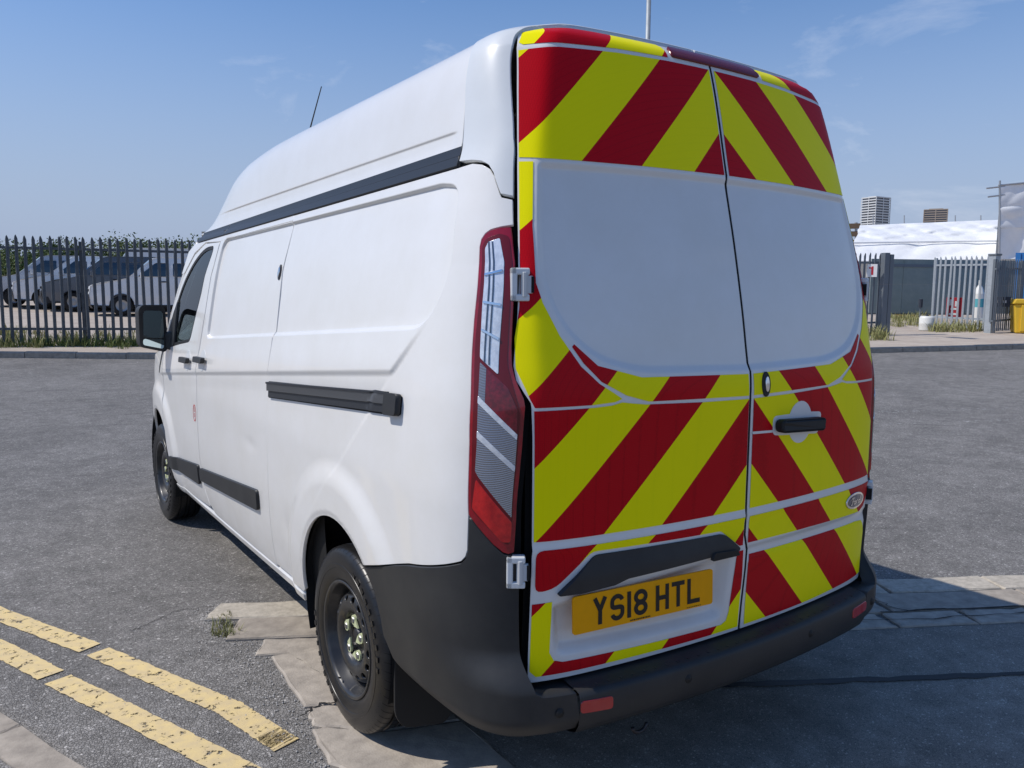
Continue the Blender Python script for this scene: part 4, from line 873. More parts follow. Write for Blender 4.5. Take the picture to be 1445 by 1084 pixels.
# far kerb line, read off the photo
KA, KB = gpt(0, 505), gpt(1445, 493); KD = (KB-KA)[:2]; KD /= np.linalg.norm(KD); KN = np.array([-KD[1], KD[0]]); KN = KN if KN[1] > 0 else -KN
def along(s, o): return KA[:2]+KD*s+KN*o
def strip_sheet(name, s0, s1, offs, dz, m, ns=60):
    ss = np.linspace(s0, s1, ns); V = []
    for s in ss:
        for o in offs: p = along(s, o); V.append((p[0], p[1], float(terr(*p))+dz))
    n = len(offs); return mk(name, V, [(i*n+j, (i+1)*n+j, (i+1)*n+j+1, i*n+j+1) for i in range(ns-1) for j in range(n-1)], m, None, True)
tag(strip_sheet('road', -120, 160, [-140, -100, -70, -50, -40, -34]+list(np.linspace(-30, 0, 31)), 0, 'road_asphalt', 141), kind='structure')
tag(strip_sheet('verge', -120, 160, [.13]+list(np.linspace(.6, 6, 8))+[9, 14, 20, 30, 45, 70], .11, 'gravel_yard', 121), kind='structure')
fk = mk('far_kerb', [(*along(s, o), float(terr(*along(s, o)))-.3+z) for s in (-60, 90) for o, z in ((.01, 0), (.12, 0), (.12, .38), (.01, .38))], [(0, 1, 2, 3), (4, 7, 6, 5), (3, 2, 6, 7)], 'concrete_kerb'); tag(fk, kind='structure')
sg = KB-KA; LEN = np.linalg.norm(sg[:2])
for i in range(int((LEN+14)/.92)):
    s = -6+i*.92; dz = .0
    if 8.5 < s < LEN-7.5: continue
    a, b = along(s+.006, 0), along(s+.914, 0); h = .12+random.uniform(-.008, .008)
    V = []
    for p in (a, b):
        for o, z in ((0, -.1), (.125, -.1), (.125, h), (.025, h), (0, h-.025)): q = p+KN*o; V.append((q[0], q[1], float(terr(*q))+z))
    mk('kerb_stone', V, [(0, 1, 2, 3, 4), (9, 8, 7, 6, 5), (0, 4, 9, 5), (4, 3, 8, 9), (3, 2, 7, 8)], 'concrete_kerb', fk, False)
# dropped-kerb crossing under the van: three rows of stones, then the driveway
DR0 = np.array([-1.10, 2.47]); DR1 = np.array([2.08, .82]); dd = (DR1-DR0)/np.linalg.norm(DR1-DR0); dn = np.array([dd[1], -dd[0]])     # dn points to the near side
dn = dn if dn[1] < 0 else -dn
dp = lambda s, o: DR0+dd*s+dn*o
AP = [tuple(dp(.42, .625)), tuple(dp(30, .625)), (24, -30), (-.2, -30), (-.55, -2.0), (-.66, .45), (-.70, 1.1)]
apron = patch('driveway', [AP], lambda a, b: np.stack([a, b, terr(a, b)+.006], -1), 'apron_asphalt', None, .9, 0, 0, 1); tag(apron, kind='structure')
def slab(poly, h, m, parent, name='kerb_stone', base=-.05, jit=.0035, n=5):
    P = []
    for a, b in zip(poly, poly[1:]+poly[:1]):
        for i in range(n):
            t = i/n; q = np.array(a)*(1-t)+np.array(b)*t; P.append(q+(RNG.normal(0, jit, 2) if i else 0))
    c = np.mean(P, 0); k = len(P); V = [(p[0], p[1], base) for p in P]+[(p[0], p[1], h-.006+RNG.normal(0, .0008)) for p in P]+[(*(p+(c-p)/np.linalg.norm(c-p)*.009), h+RNG.normal(0, .0009)) for p in P]
    F = [(i, (i+1) % k, k+(i+1) % k, k+i) for i in range(k)]+[(k+i, k+(i+1) % k, 2*k+(i+1) % k, 2*k+i) for i in range(k)]+[tuple(2*k+i for i in range(k))]
    if area2(P) < 0: F = [f[::-1] for f in F]
    return mk(name, V, F, m, parent, False)
for o0, o1, mt_, ln, hh in ((.0, .195, 'granite_light', .62, .017), (.205, .44, 'concrete_kerb', .92, .014), (.450, .615, 'concrete_pale', .46, .013)):
    s = {.0: 0., .205: .16, .45: .33}[o0]; first = True
    while s < 8.5:
        l = ln*random.uniform(.8, 1.15); e0 = .0 if not first else random.uniform(0, .05); sk = random.uniform(-.03, .03)
        slab([dp(s+e0+.006, o0), dp(s+l-.006+sk, o0), dp(s+l-.006, o1), dp(s+.006+e0*.3, o1)], hh+random.uniform(-.002, .002), mt_, apron); s += l+(sk if sk > 0 else 0); first = False
for poly in ([(-1.025, 1.715), (-.66, 1.62), (-.60, 1.10), (-.80, 1.10), (-1.055, 1.215)], [(-1.06, 1.165), (-1.04, 1.195), (-.80, 1.085), (-.62, 1.08), (-.60, .80), (-.90, .90), (-1.075, 1.07)], [(-1.09, 1.04), (-1.05, 1.025), (-.88, .88), (-.60, .78), (-.60, .40), (-1.02, .60), (-1.12, .80)], [(-1.13, .78), (-1.02, .58), (-.60, .38), (-.58, -.2), (-1.10, -.15)], [(-1.10, -.17), (-.58, -.22), (-.56, -.9), (-1.08, -.9)]):
    slab(poly, .012+random.uniform(-.003, .003), random.choice(['concrete_kerb', 'concrete_pale']), apron, 'edging_slab', jit=.005)
def ribbon(name, pts, w, z, m, parent, jit=.004, sub=8, wv=.5, lift=True):
    P = []
    for a, b in zip(pts, pts[1:]):
        for i in range(sub): P.append(np.array(a)*(1-i/sub)+np.array(b)*i/sub+RNG.normal(0, jit, 2))
    P.append(np.array(pts[-1])); V = []
    for i, p in enumerate(P):
        d = P[min(i+1, len(P)-1)]-P[max(i-1, 0)]; d = d/(np.linalg.norm(d)+1e-9); n = np.array([-d[1], d[0]]); ww = w*(1+RNG.uniform(-wv, wv))/2
        for s in (-1, 1): q = p+n*ww*s; V.append((q[0], q[1], (float(terr(*q)) if lift else 0)+z))
    return mk(name, V, [(2*i, 2*i+2, 2*i+3, 2*i+1) for i in range(len(P)-1)], m, parent, False)
ribbon('tar_seam', [(.10, .62), (.41, .455), (.94, .165), (1.62, -.21), (3.5, -1.25)], .036, .0105, 'tar', apron, .003, 10, .3)
ribbon('crack', [tuple(dp(3.2, .0)), tuple(dp(3.45, .20)), tuple(dp(3.5, .42)), tuple(dp(3.9, .47))], .007, .0195, 'crack_dark', apron, .008)
ribbon('crack', [tuple(dp(3.0, .53)), tuple(dp(3.6, .55)), tuple(dp(4.2, .52)), tuple(dp(4.9, .57))], .006, .0185, 'crack_dark', apron, .008)
ribbon('crack', [tuple(dp(3.4, .445)), tuple(dp(4.4, .445)), tuple(dp(5.4, .445))], .011, .0165, 'crack_dark', apron, .004)
ribbon('crack', [(-1.10, 2.47), (-1.25, 2.50), (-1.42, 2.40), (-1.5, 2.37)], .004, .004, 'crack_dark', apron, .006)
ribbon('crack', [(-.95, 1.70), (-.90, 1.4), (-.82, 1.12)], .004, .0175, 'granite_light', apron, .003)
ribbon('crack', [(-1.10, 1.14), (-1.0, 1.19), (-.93, 1.155), (-.86, 1.13)], .010, .0165, 'crack_dark', apron, .006)
# worn yellow lines and the near kerb
def worn(name, c, c2, lo):
    m = mat(name, c, .7, spec=.3); N, L, b = nodes_of(m); t = N.new('ShaderNodeTexCoord'); n = N.new('ShaderNodeTexNoise'); n.inputs['Scale'].default_value = 16; n.inputs['Detail'].default_value = 14; n.inputs['Roughness'].default_value = .78
    r = N.new('ShaderNodeValToRGB'); r.color_ramp.elements[0].position = lo; r.color_ramp.elements[1].position = lo+.03; r.color_ramp.elements[0].color = (0, 0, 0, 1)
    n2 = N.new('ShaderNodeTexNoise'); n2.inputs['Scale'].default_value = 22; n2.inputs['Detail'].default_value = 8; r2 = N.new('ShaderNodeValToRGB'); r2.color_ramp.elements[0].color = (*c, 1); r2.color_ramp.elements[1].color = (*c2, 1); r2.color_ramp.elements[0].position = .35; r2.color_ramp.elements[1].position = .7
    k = N.new('ShaderNodeBump'); k.inputs['Strength'].default_value = .5; k.inputs['Distance'].default_value = .003
    L.new(t.outputs['Object'], n.inputs['Vector']); L.new(t.outputs['Object'], n2.inputs['Vector']); L.new(n.outputs['Fac'], r.inputs['Fac']); L.new(r.outputs['Color'], b.inputs['Alpha']); L.new(n2.outputs['Fac'], r2.inputs['Fac']); L.new(r2.outputs['Color'], b.inputs['Base Color']); L.new(n2.outputs['Fac'], k.inputs['Height']); L.new(k.outputs['Normal'], b.inputs['Normal'])
worn('yellow_line', (.72, .55, .26), (.60, .47, .27), .415); worn('white_line', (.45, .44, .42), (.38, .37, .35), .55); worn('cream_patch', (.36, .33, .28), (.30, .28, .24), .50)
yl = thing('double_yellow_line', 'worn double yellow no-parking lines on the asphalt beside the near kerb', 'road marking')
ribbon('painted_line', [(-3.2, 5.75), (-2.55, 4.30), (-2.01, 2.94), (-1.68, 2.26)], .105, .005, 'yellow_line', yl, .0012, 26, .05)
ribbon('painted_line', [(-1.655, 2.20), (-1.44, 1.70), (-1.30, 1.38), (-1.225, 1.10), (-1.20, 1.00)], .105, .005, 'yellow_line', yl, .0012, 26, .05)
ribbon('painted_line', [(-3.6, 5.9), (-2.75, 4.1), (-2.02, 2.48), (-1.85, 2.06)], .105, .005, 'yellow_line', yl, .0012, 26, .05)
ribbon('painted_line', [(-1.83, 2.0), (-1.62, 1.51), (-1.40, .98), (-1.26, .60)], .105, .005, 'yellow_line', yl, .0012, 26, .05)
nk = strip_near = mk('near_pavement', [(-1.62, .35, .012), (-2.13, 1.66, .012), (-3.9, 5.8, .012), (-9, 5.8, .012), (-9, -8, .012), (-1.1, -8, .012), (-1.35, -.3, .012)], [(0, 6, 5, 4, 3, 2, 1)][:1], 'road_asphalt', None, False); tag(nk, kind='structure')
nk.data.flip_normals()
pk = [(-1.50, .40), (-1.98, 1.64), (-2.42, 2.75), (-3.1, 4.3)]
for a, b in zip(pk, pk[1:]):
    a = np.array(a); b = np.array(b); n = max(1, int(np.linalg.norm(b-a)/.85)); d = (b-a)/np.linalg.norm(b-a); w = np.array([-d[1], d[0]]); w = w if w[0] < 0 else -w
    for i in range(n):
        p, q = a+(b-a)*i/n+d*.004, a+(b-a)*(i+1)/n-d*.004; slab([p, q, q+w*.135, p+w*.135], .022, 'concrete_kerb', nk, 'kerb_stone', jit=.003)
ribbon('road_patch', [(-2.2, 19.2), (-.8, 18.6), (.8, 17.8)], .55, .006, 'cream_patch', None, .1, 6, .3)['kind'] = 'structure'
def px_ribbon(name, pts, w, m):
    o = ribbon(name, [tuple(gpt(*p)[:2]) for p in pts], w, .006, m, None, .02, 8, .3); o['kind'] = 'structure'; return o
px_ribbon('faded_line', [(1180, 585), (1300, 580), (1445, 577)], .16, 'white_line'); px_ribbon('faded_line', [(1180, 601), (1330, 597), (1445, 592)], .10, 'white_line'); px_ribbon('faded_line', [(1380, 519), (1445, 525)], .10, 'white_line'); 
# loose grit and a few pale chips on the road
V = []; F = []
def chip(x, y, r, z0=.004):
    k = len(V); z = float(terr(x, y))+z0; a = random.uniform(0, 6)
    for i in range(4): V.append((x+r*random.uniform(.6, 1)*math.cos(a+i*1.57), y+r*random.uniform(.6, 1)*math.sin(a+i*1.57), z))
    V.append((x, y, z+r*.7)); F.extend([(k, k+1, k+4), (k+1, k+2, k+4), (k+2, k+3, k+4), (k+3, k, k+4)])
for _ in range(1500):
    d = random.uniform(1, 1)*random.random()**.6*14; a = random.uniform(-.7, 1.35); chip(-1.5+d*math.sin(a), .2+d*math.cos(a), random.uniform(.002, .006))
for _ in range(700): chip(random.gauss(-1.12, .07), random.uniform(.3, 2.5), random.uniform(.002, .007))
mat('grit', (.42, .40, .37), .9); o = mk('grit', V, F, 'grit', None, False); tag(o, 'loose pale grit scattered over the road', 'grit', kind='stuff')
# weeds
mat('dry_weed', (.16, .18, .06), .8, noise=(40, (.30, .26, .12), .35, .7)); mat('weed_green', (.10, .16, .035), .8, noise=(40, (.22, .22, .07), .35, .7)); mat('dry_grass', (.36, .31, .14), .85, noise=(30, (.16, .20, .06), .35, .65))
def blades(name, spots, m, h, spread, n, parent=None):
    V = []; F = []
    for (x, y, z, sc) in spots:
        for _ in range(n):
            a = random.uniform(0, 6.28); r = spread*sc*random.random()**.7; bx, by = x+r*math.cos(a), y+r*math.sin(a); hh = h*sc*random.uniform(.35, 1.1); b = random.uniform(0, 6.28); le = random.uniform(.2, .9)*hh; w = .03*hh+.0015; k = len(V)
            dx, dy = math.cos(b), math.sin(b); V += [(bx-dy*w, by+dx*w, z), (bx+dy*w, by-dx*w, z), (bx+dx*le*.4-dy*w*.8, by+dy*le*.4+dx*w*.8, z+hh*.6), (bx+dx*le*.4+dy*w*.8, by+dy*le*.4-dx*w*.8, z+hh*.6), (bx+dx*le, by+dy*le, z+hh)]
            F += [(k, k+1, k+3, k+2), (k+2, k+3, k+4)]
    return mk(name, V, F, m, parent, False)
o = blades('weed', [(-1.12, 2.16, 0, 1), (-1.07, 2.28, 0, .7), (-1.10, 2.05, 0, .8), (-1.15, 2.1, 0, .6)], 'dry_weed', .045, .06, 60); tag(o, 'small green weed growing beside the broken kerb stones', 'weed')
# ---------------------------------------------------------------- background
V3 = lambda p, z=0: (float(p[0]), float(p[1]), float(p[2])+z)
mat('palisade_dark', (.085, .095, .105), .6, metal=.2, noise=(6, (.13, .14, .15), .4, .7)); mat('galvanised', (.42, .45, .47), .5, metal=.35, noise=(6, (.34, .37, .39), .4, .7)); mat('gate_grey', (.16, .18, .20), .55, metal=.3)
PALE = {}
def pale_mesh(h, w, m):
    k = (round(h, 2), w, m)
    if k in PALE: return PALE[k]
    # folded pale with a three-point top
    xs = [-w/2, -w/4, 0, w/4, w/2]; ys = [0, -.014, -.006, -.014, 0]; tops = [h-.09, h-.03, h, h-.03, h-.09]
    V = [(x, y, 0) for x, y in zip(xs, ys)]+[(x, y, t) for x, y, t in zip(xs, ys, tops)]+[(x, y+.004, 0) for x, y in zip(xs, ys)]+[(x, y+.004, t) for x, y, t in zip(xs, ys, tops)]
    F = [(i, i+1, 6+i, 5+i) for i in range(4)]+[(10+i, 15+i, 16+i, 11+i) for i in range(4)]+[(5+i, 6+i, 16+i, 15+i) for i in range(4)]+[(0, 5, 15, 10), (4, 14, 19, 9)]
    me = bpy.data.meshes.new('pale'); me.from_pydata(V, [], F); me.update(); me.materials.append(MATS[m]); PALE[k] = me; return me
def palisade(name, label, cat, A, B, h, m, pitch=.158, w=.066, posts=2.75, dz=.11, post_h=None, flat=False, group=None, lean=0):
    A = np.array(A[:2], float); B = np.array(B[:2], float); L_ = np.linalg.norm(B-A); d = (B-A)/L_; rz = math.atan2(d[1], d[0])
    zb_ = lambda p: float(terr(*p))+dz
    root = thing(name, label, cat, (A[0], A[1], zb_(A)), rz, group); slope = (zb_(B)-zb_(A))/L_
    me = pale_mesh(h-.06, w, m)
    for i in range(int(L_/pitch)+1):
        o = bpy.data.objects.new('pale', me); COL.objects.link(o); o.parent = root; o.location = (i*pitch, random.gauss(0, .003), .06+slope*i*pitch+random.gauss(0, .006)); o.rotation_euler = (0, random.gauss(0, .006), 0)
    for zz in (h-.26, .34):
        mb = MB(); mb.add([(0, .004, zz-.025), (0, .05, zz-.025), (0, .05, zz+.025), (0, .004, zz+.025), (L_, .004, zz-.025+slope*L_), (L_, .05, zz-.025+slope*L_), (L_, .05, zz+.025+slope*L_), (L_, .004, zz+.025+slope*L_)], [(0, 1, 2, 3), (4, 7, 6, 5), (0, 4, 5, 1), (1, 5, 6, 2), (2, 6, 7, 3), (3, 7, 4, 0)]); mb.build('rail', m, root)
    x = 0.
    while x <= L_+.01 and posts:
        mb = MB().box((x-.03, .055, -.3+slope*x), (x+.03, .062, (post_h or h)-.10+slope*x)).box((x-.03, .135, -.3+slope*x), (x+.03, .142, (post_h or h)-.10+slope*x)).box((x-.004, .062, -.3+slope*x), (x+.004, .135, (post_h or h)-.10+slope*x)); mb.build('post', m, root); x += posts
    return root
# left boundary fence
FA, FB = gpt(-95, 488, .11), gpt(250, 487.5, .11); d_ = (FB-FA); FB2 = FA+d_*1.75
hL = at_dist(100, 334.5, gpt(100, 488, .11))[2]-gpt(100, 488, .11)[2]
palisade('palisade_fence', 'dark grey steel palisade fence in front of the parked vans', 'fence', FA, FB2, hL, 'palisade_dark')
# weeds and rough grass along it
sp = []
for _ in range(260):
    t = random.uniform(0, 1.7); p = (FA+d_*t)[:2]+KN*random.gauss(0, .22); sp.append((p[0], p[1], float(terr(*p))+.10, random.uniform(.5, 1.3)))
tag(blades('verge_grass', sp, 'weed_green', .22, .16, 22), 'rough green grass along the foot of the dark fence', 'grass', kind='stuff')
sp = []
for _ in range(150):
    t = random.uniform(0, 1.7); p = (FA+d_*t)[:2]+KN*random.uniform(-.5, 3.5); sp.append((p[0], p[1], float(terr(*p))+.10, random.uniform(.5, 1.2)))
tag(blades('dry_grass', sp, 'dry_grass', .28, .14, 18), 'straw-coloured dry grass around the dark fence', 'grass', kind='stuff')
# ---------------------------------------------------------------- parked vans behind the fence
mat('car_white', (.72, .73, .73), .35, coat=.5); mat('car_silver', (.42, .43, .45), .35, coat=.5, metal=.3); mat('car_grey', (.10, .11, .125), .35, coat=.5); mat('car_trim', (.02, .02, .022), .6); mat('tyre_far', (.015, .015, .015), .8); mat('wheel_far', (.35, .36, .37), .45, metal=.6)
PR = [(-.0, .34), (-.04, .70), (.02, .95), (.10, 1.0), (.95, 1.18), (1.10, 1.22), (1.92, 1.88), (2.10, 1.93), (4.70, 1.95), (4.84, 1.86), (4.92, 1.2), (4.94, .40), (4.90, .34)]    # y back from the nose, z
def vw(z): return np.interp(z, [.3, .6, 1.0, 1.2, 1.6, 1.95], [.90, .95, .95, .935, .86, .74])
def make_van(col, label, loc, rz, hi=0., group=None):
    root = thing('parked_van', label, 'van', loc, rz, group); pr = [(y, z if z < 1.5 else z+hi) for y, z in PR]
    lower = [(0, .34)]+[(y, z) for y, z in arc((.92, .36), .36, 180, 0, 12)]+[(y, z) for y, z in arc((3.92, .36), .36, 180, 0, 12)]
    outline = [(0.0, .36), (.54, .34)]+arc((.92, .36), .37, 180, 0, 12)+arc((3.92, .36), .37, 180, 0, 12)+[(4.90, .36), (4.94, .45), (4.92, 1.2), (4.84, 1.86+hi), (4.70, 1.95+hi), (2.10, 1.93+hi), (1.92, 1.88+hi), (1.10, 1.22), (.95, 1.18), (.10, 1.0), (.02, .95), (-.04, .70)]
    wins = [rounded([(1.42, 1.28), (2.38, 1.28), (2.38, 1.74), (1.98, 1.74)], .05, 3), rounded([(2.50, 1.28), (3.55, 1.28), (3.55, 1.74), (2.50, 1.74)], .06, 3), rounded([(3.65, 1.28), (4.68, 1.28), (4.64, 1.74), (3.65, 1.74)], .06, 3)]
    nz = lambda y: .22*np.clip(1-np.asarray(y)/.75, 0, 1)**2+.08*np.clip((np.asarray(y)-4.5)/.45, 0, 1)**2
    for s in (-1, 1):
        f = lambda y, z: np.stack([s*(vw(z)-nz(y)), -np.asarray(y, float), z+0*y], -1)
        patch('side_panel', [outline]+wins, f, col, root, .13, .03, 0, s)
        for w in wins: patch('side_window', [offset(w, .004)], f, 'dark_glass_far', root, .2, .01, -.01, s)
        patch('lower_trim', [[(1.30, .38), (3.53, .38), (3.53, .45), (1.30, .45)]], f, 'car_trim', root, .3, .01, .012, s)
        patch('headlight', [rounded([(.02, .78), (.36, .84), (.40, .98), (.12, .97), (.02, .92)], .03, 3)], f, 'lamp_far', root, .1, .02, .012, s)
        MB().box((s*.93, -1.62, 1.22), (s*1.12, -1.50, 1.42)).build('door_mirror', col, root, bevel=.03)
        MB().box((s*.925, -2.32, 1.10), (s*.965, -2.12, 1.14)).build('door_handle', 'car_trim', root, bevel=.008)
    t9 = np.linspace(-1, 1, 9)
    def wrap(name, pts, m, push=.0):
        V = []
        for y, z in pts:
            for t in t9: x = t*(float(vw(z))-float(nz(y))+push); V.append((x, -y+.10*(1-t*t)*(1 if y < 2 else 0 if y < 4.7 else -.5), z+.03*(1-t*t)*(z > 1.85)))
        return mk(name, V, [(i*9+j, i*9+j+1, (i+1)*9+j+1, (i+1)*9+j) for i in range(len(pts)-1) for j in range(8)], m, root, True)
    wrap('front_bumper', [(.05, .24), (0, .34), (-.05, .55), (-.04, .70)], 'car_trim', .004); wrap('front_panel', [(-.04, .70), (0, .86), (.02, .95), (.10, 1.0)], col); wrap('bonnet', [(.10, 1.0), (.4, 1.09), (.95, 1.18), (1.10, 1.22)], col); wrap('windscreen', [(1.10, 1.22), (1.5, 1.54+hi*.4), (1.90, 1.865+hi)], 'dark_glass_far', -.03); wrap('roof', [(1.90, 1.865+hi), (2.0, 1.91+hi), (2.3, 1.935+hi), (4.5, 1.95+hi), (4.70, 1.95+hi)], col); wrap('rear_panel', [(4.70, 1.95+hi), (4.84, 1.86+hi), (4.92, 1.2), (4.94, .40)], col)
    MB().box((-.60, .02, .78), (.60, .085, .86)).build('grille', 'car_trim', root, bevel=.01); MB().box((-.26, .085, .46), (.26, .10, .57)).build('number_plate', 'car_white', root)
    MB().box((-.80, -4.8, .28), (.80, -.1, .50)).build('underbody', 'car_trim', root)
    for s in (-1, 1):
        for y in (.92, 3.92):
            wl = MB().lathe([(.19, -.11), (.30, -.11), (.325, -.08), (.33, 0), (.325, .08), (.30, .11), (.19, .11)], 28, 'x', (s*.82, -y, .33)).build('wheel', 'tyre_far', root, smooth=True)
            MB().lathe([(.0, s*.07), (.06, s*.085), (.10, s*.06), (.17, s*.075), (.20, s*.10)], 24, 'x', (s*.82, -y, .33)).build('hubcap', 'wheel_far', wl, smooth=True)
    return root
glass('dark_glass_far', (.10, .12, .13)); MATS['dark_glass_far'].node_tree.nodes['Fresnel'].inputs['IOR'].default_value = 2.3; mat('lamp_far', (.62, .65, .68), .15, coat=1)
def van_at(px, py, back_deg, col, label, hi=0.):
    """front wheel nearest the road stands on this pixel; heading is image-left, turned back_deg towards the camera"""
    P = gpt(px, py, .11); c = math.cos(math.radians(back_deg)); s = math.sin(math.radians(back_deg)); h = -CR[:2]/np.linalg.norm(CR[:2])*c-CF[:2]/np.linalg.norm(CF[:2])*s
    rz = math.atan2(h[1], h[0])-math.pi/2; left = np.array([-h[1], h[0]]); loc = P[:2]+h*.92-left*.9
    make_van(col, label, (loc[0], loc[1], float(terr(*loc))+.11), rz, hi)
van_at(173, 447, 24, 'car_white', 'white minivan parked behind the fence, side windows all along its flank')
van_at(104, 440.5, 26, 'car_grey', 'dark grey van parked between the white minivan and another white van')
van_at(62, 437, 26, 'car_white', 'white van parked beside the dark grey van behind the fence')
van_at(20, 434, 28, 'car_silver', 'silver van parked at the end of the row behind the fence')
van_at(150, 428, 22, 'car_white', 'white high-roof van standing behind the row of parked vans', .45)
# ---------------------------------------------------------------- trees beyond the yard
def leaf_mat(n, a, b): mat(n, a, .75, noise=(1.3, b, .35, .65))
leaf_mat('leaf_green', (.060, .105, .028), (.12, .15, .040)); leaf_mat('leaf_yellow', (.13, .155, .042), (.085, .12, .03)); leaf_mat('leaf_dark', (.035, .07, .022), (.07, .10, .03)); mat('bark', (.10, .08, .06), .9, noise=(9, (.06, .05, .04), .4, .7))
def tree(label, P, h, w, lm, n=1500, group='trees beyond the van yard', name='tree'):
    root = thing(name, label, 'tree', (P[0], P[1], float(terr(P[0], P[1]))), random.uniform(0, 6), group); mb = MB()
    mb.tube([(0, 0, -.2), (.05, 0, h*.25), (0, .08, h*.5), (.1, 0, h*.8)], [.16, .13, .09, .03], 7)
    for k in range(6): a = k*1.05; mb.tube([(0, 0, h*(.22+.07*k)), (w*.25*math.cos(a), w*.25*math.sin(a), h*(.36+.07*k)), (w*.42*math.cos(a), w*.42*math.sin(a), h*(.45+.08*k))], [.07, .05, .02], 5)
    mb.build('trunk', 'bark', root, smooth=True)
    cl = [(random.gauss(0, w*.26), random.gauss(0, w*.26), h*random.uniform(.18, .86), random.uniform(.10, .19)*w) for _ in range(34)]; V = []; F = []
    for _ in range(n):
        c = random.choice(cl); q = np.array([random.gauss(0, 1) for _ in range(3)]); q = q/np.linalg.norm(q)*c[3]*random.random()**.4; p = np.array(c[:3])+q*np.array([1, 1, .8]); s = random.uniform(.05, .115)
        a = np.array([random.gauss(0, 1) for _ in range(3)]); a /= np.linalg.norm(a); b = np.cross(a, [random.gauss(0, 1) for _ in range(3)]); b /= np.linalg.norm(b)+1e-9; k = len(V); V += [p-a*s, p+b*s*.55, p+a*s, p-b*s*.55]; F.append((k, k+1, k+2, k+3))
    mk('crown', V, F, lm, root, False)
TR = [(-60, 338, 58, 8, 0, 'broad green tree beyond the far end of the parked vans'), (-10, 343, 64, 7, 1, 'yellow-green tree rising behind the silver van'), (30, 348, 52, 6, 0, 'low green tree showing above the white van roof'), (72, 338, 60, 7, 1, 'tall yellow-green tree behind the gap between white and grey vans'), (105, 344, 56, 6, 2, 'dark green tree behind the dark grey van'), (140, 350, 62, 6, 0, 'small green tree behind the high-roof white van'), (172, 347, 58, 6, 2, 'dark low tree beside the high-roof white van'), (205, 338, 60, 7, 1, 'yellow-green tree above the white minivan windscreen'), (240, 336, 56, 7, 0, 'tallest green tree behind the white minivan'), (280, 340, 62, 7, 1, 'yellow-green tree behind the tail of the white minivan')]
for px, tp, dist, wd, k, lab in TR:
    d = pray(px, tp+2); P = CAM+d*(dist/np.hypot(*d[:2])); tree(lab, P, P[2]-float(terr(P[0], P[1])), wd, ['leaf_green', 'leaf_yellow', 'leaf_dark'][k], 6000)
# ---------------------------------------------------------------- street lamp behind the van
LP = gpt(908, 478, .11); lb = at_dist(914, 60, LP)
lp = thing('street_lamp', 'grey steel street lamp column rising behind the van roof', 'street lamp', (lb[0], lb[1], float(terr(lb[0], lb[1]))))
MB().lathe([(.10, -.2), (.10, 1.3), (.075, 1.35), (.068, 3), (.055, 9.2), (0, 9.2)], 16, 'z').build('column', 'galvanised', lp, smooth=True)
MB().tube([(0, 0, 9.1), (0, -.2, 9.35), (0, -1.1, 9.45)], .03, 8).build('arm', 'galvanised', lp, smooth=True); MB().box((-.13, -1.7, 9.38), (.13, -1.0, 9.50)).build('lantern', 'galvanised', lp, bevel=.04)
# ---------------------------------------------------------------- compound on the right
mat('sheet_white', (.86, .86, .85), .55, noise=(1.5, (.78, .78, .78), .4, .7)); mat('sheet_grey', (.50, .52, .53), .6); mat('hoarding_green', (.20, .245, .235), .8, noise=(3, (.25, .29, .275), .35, .7)); mat('wood_brown', (.20, .13, .08), .85); mat('scaffold', (.40, .41, .42), .45, metal=.6)
def cam_plane(dist):
    """level frame at this distance: world point for a photo pixel"""
    return lambda px, py: CAM+pray(px, py)*(dist/(pray(px, py)@np.array([CF[0], CF[1], 0])/math.hypot(CF[0], CF[1])))
BACK = pray(1405, 400)*np.array([1, 1, 0]); BACK /= np.linalg.norm(BACK); FACE = math.atan2(-BACK[0], BACK[1])      # depth axis of the compound and the heading that faces the road
def sheet(name, quad, parent, m, amp=.10, nx=46, ny=14, seed=0, thick=.03, fold=1.0):
    """wrinkled scaffold sheet over a quad of 3d points (tl, tr, br, bl)"""
    q = [np.array(p, float) for p in quad]; r = np.random.default_rng(seed); wv = [(r.uniform(.5, 3.5), r.uniform(-4, 4), r.uniform(0, 6), r.uniform(.3, 1)) for _ in range(7)]; V = []
    L_ = np.linalg.norm(q[1]-q[0]); H_ = np.linalg.norm(q[3]-q[0])
    for j in range(ny):
        for i in range(nx):
            s, t = i/(nx-1), j/(ny-1); p = (q[0]*(1-s)+q[1]*s)*(1-t)+(q[3]*(1-s)+q[2]*s)*t; d = 0
            for a, b, c, g in wv: d += g*(abs(math.sin(a*s*L_*.55+b*t*H_*.5*fold+c))-.6)
            k = math.sin(math.pi*min(1, max(0, t)))**.4*.8+.2; V.append(p-BACK*d*amp*.35*k)
    return mk(name, V, [(j*nx+i, j*nx+i+1, (j+1)*nx+i+1, (j+1)*nx+i) for j in range(ny-1) for i in range(nx-1)], m, parent, True)
f44 = cam_plane(44); f46 = cam_plane(45.6); f50 = cam_plane(51)
wb = thing('sheeted_building', 'low building wrapped in creased white scaffold sheeting behind the gates', 'building', V3(gpt(1330, 455)*np.array([1, 1, 0])+np.array([0, 0, float(terr(*gpt(1330, 455)[:2]))])))
def W_(o):                                # keep world placement under an Empty
    bpy.context.view_layer.update(); return o
off_ = np.array(wb.location)
def rel(p): return np.array(p)-off_
sheet('roof_sheet', [rel(f50(1214, 318)), rel(f50(1418, 310)), rel(f46(1418, 340)), rel(f46(1205, 343))], wb, 'sheet_white', .95, 90, 22, 1)
sheet('wall_sheet', [rel(f46(1205, 343.5)), rel(f46(1418, 340.5)), rel(f44(1418, 366)), rel(f44(1205, 369))], wb, 'sheet_white', .42, 90, 16, 2)
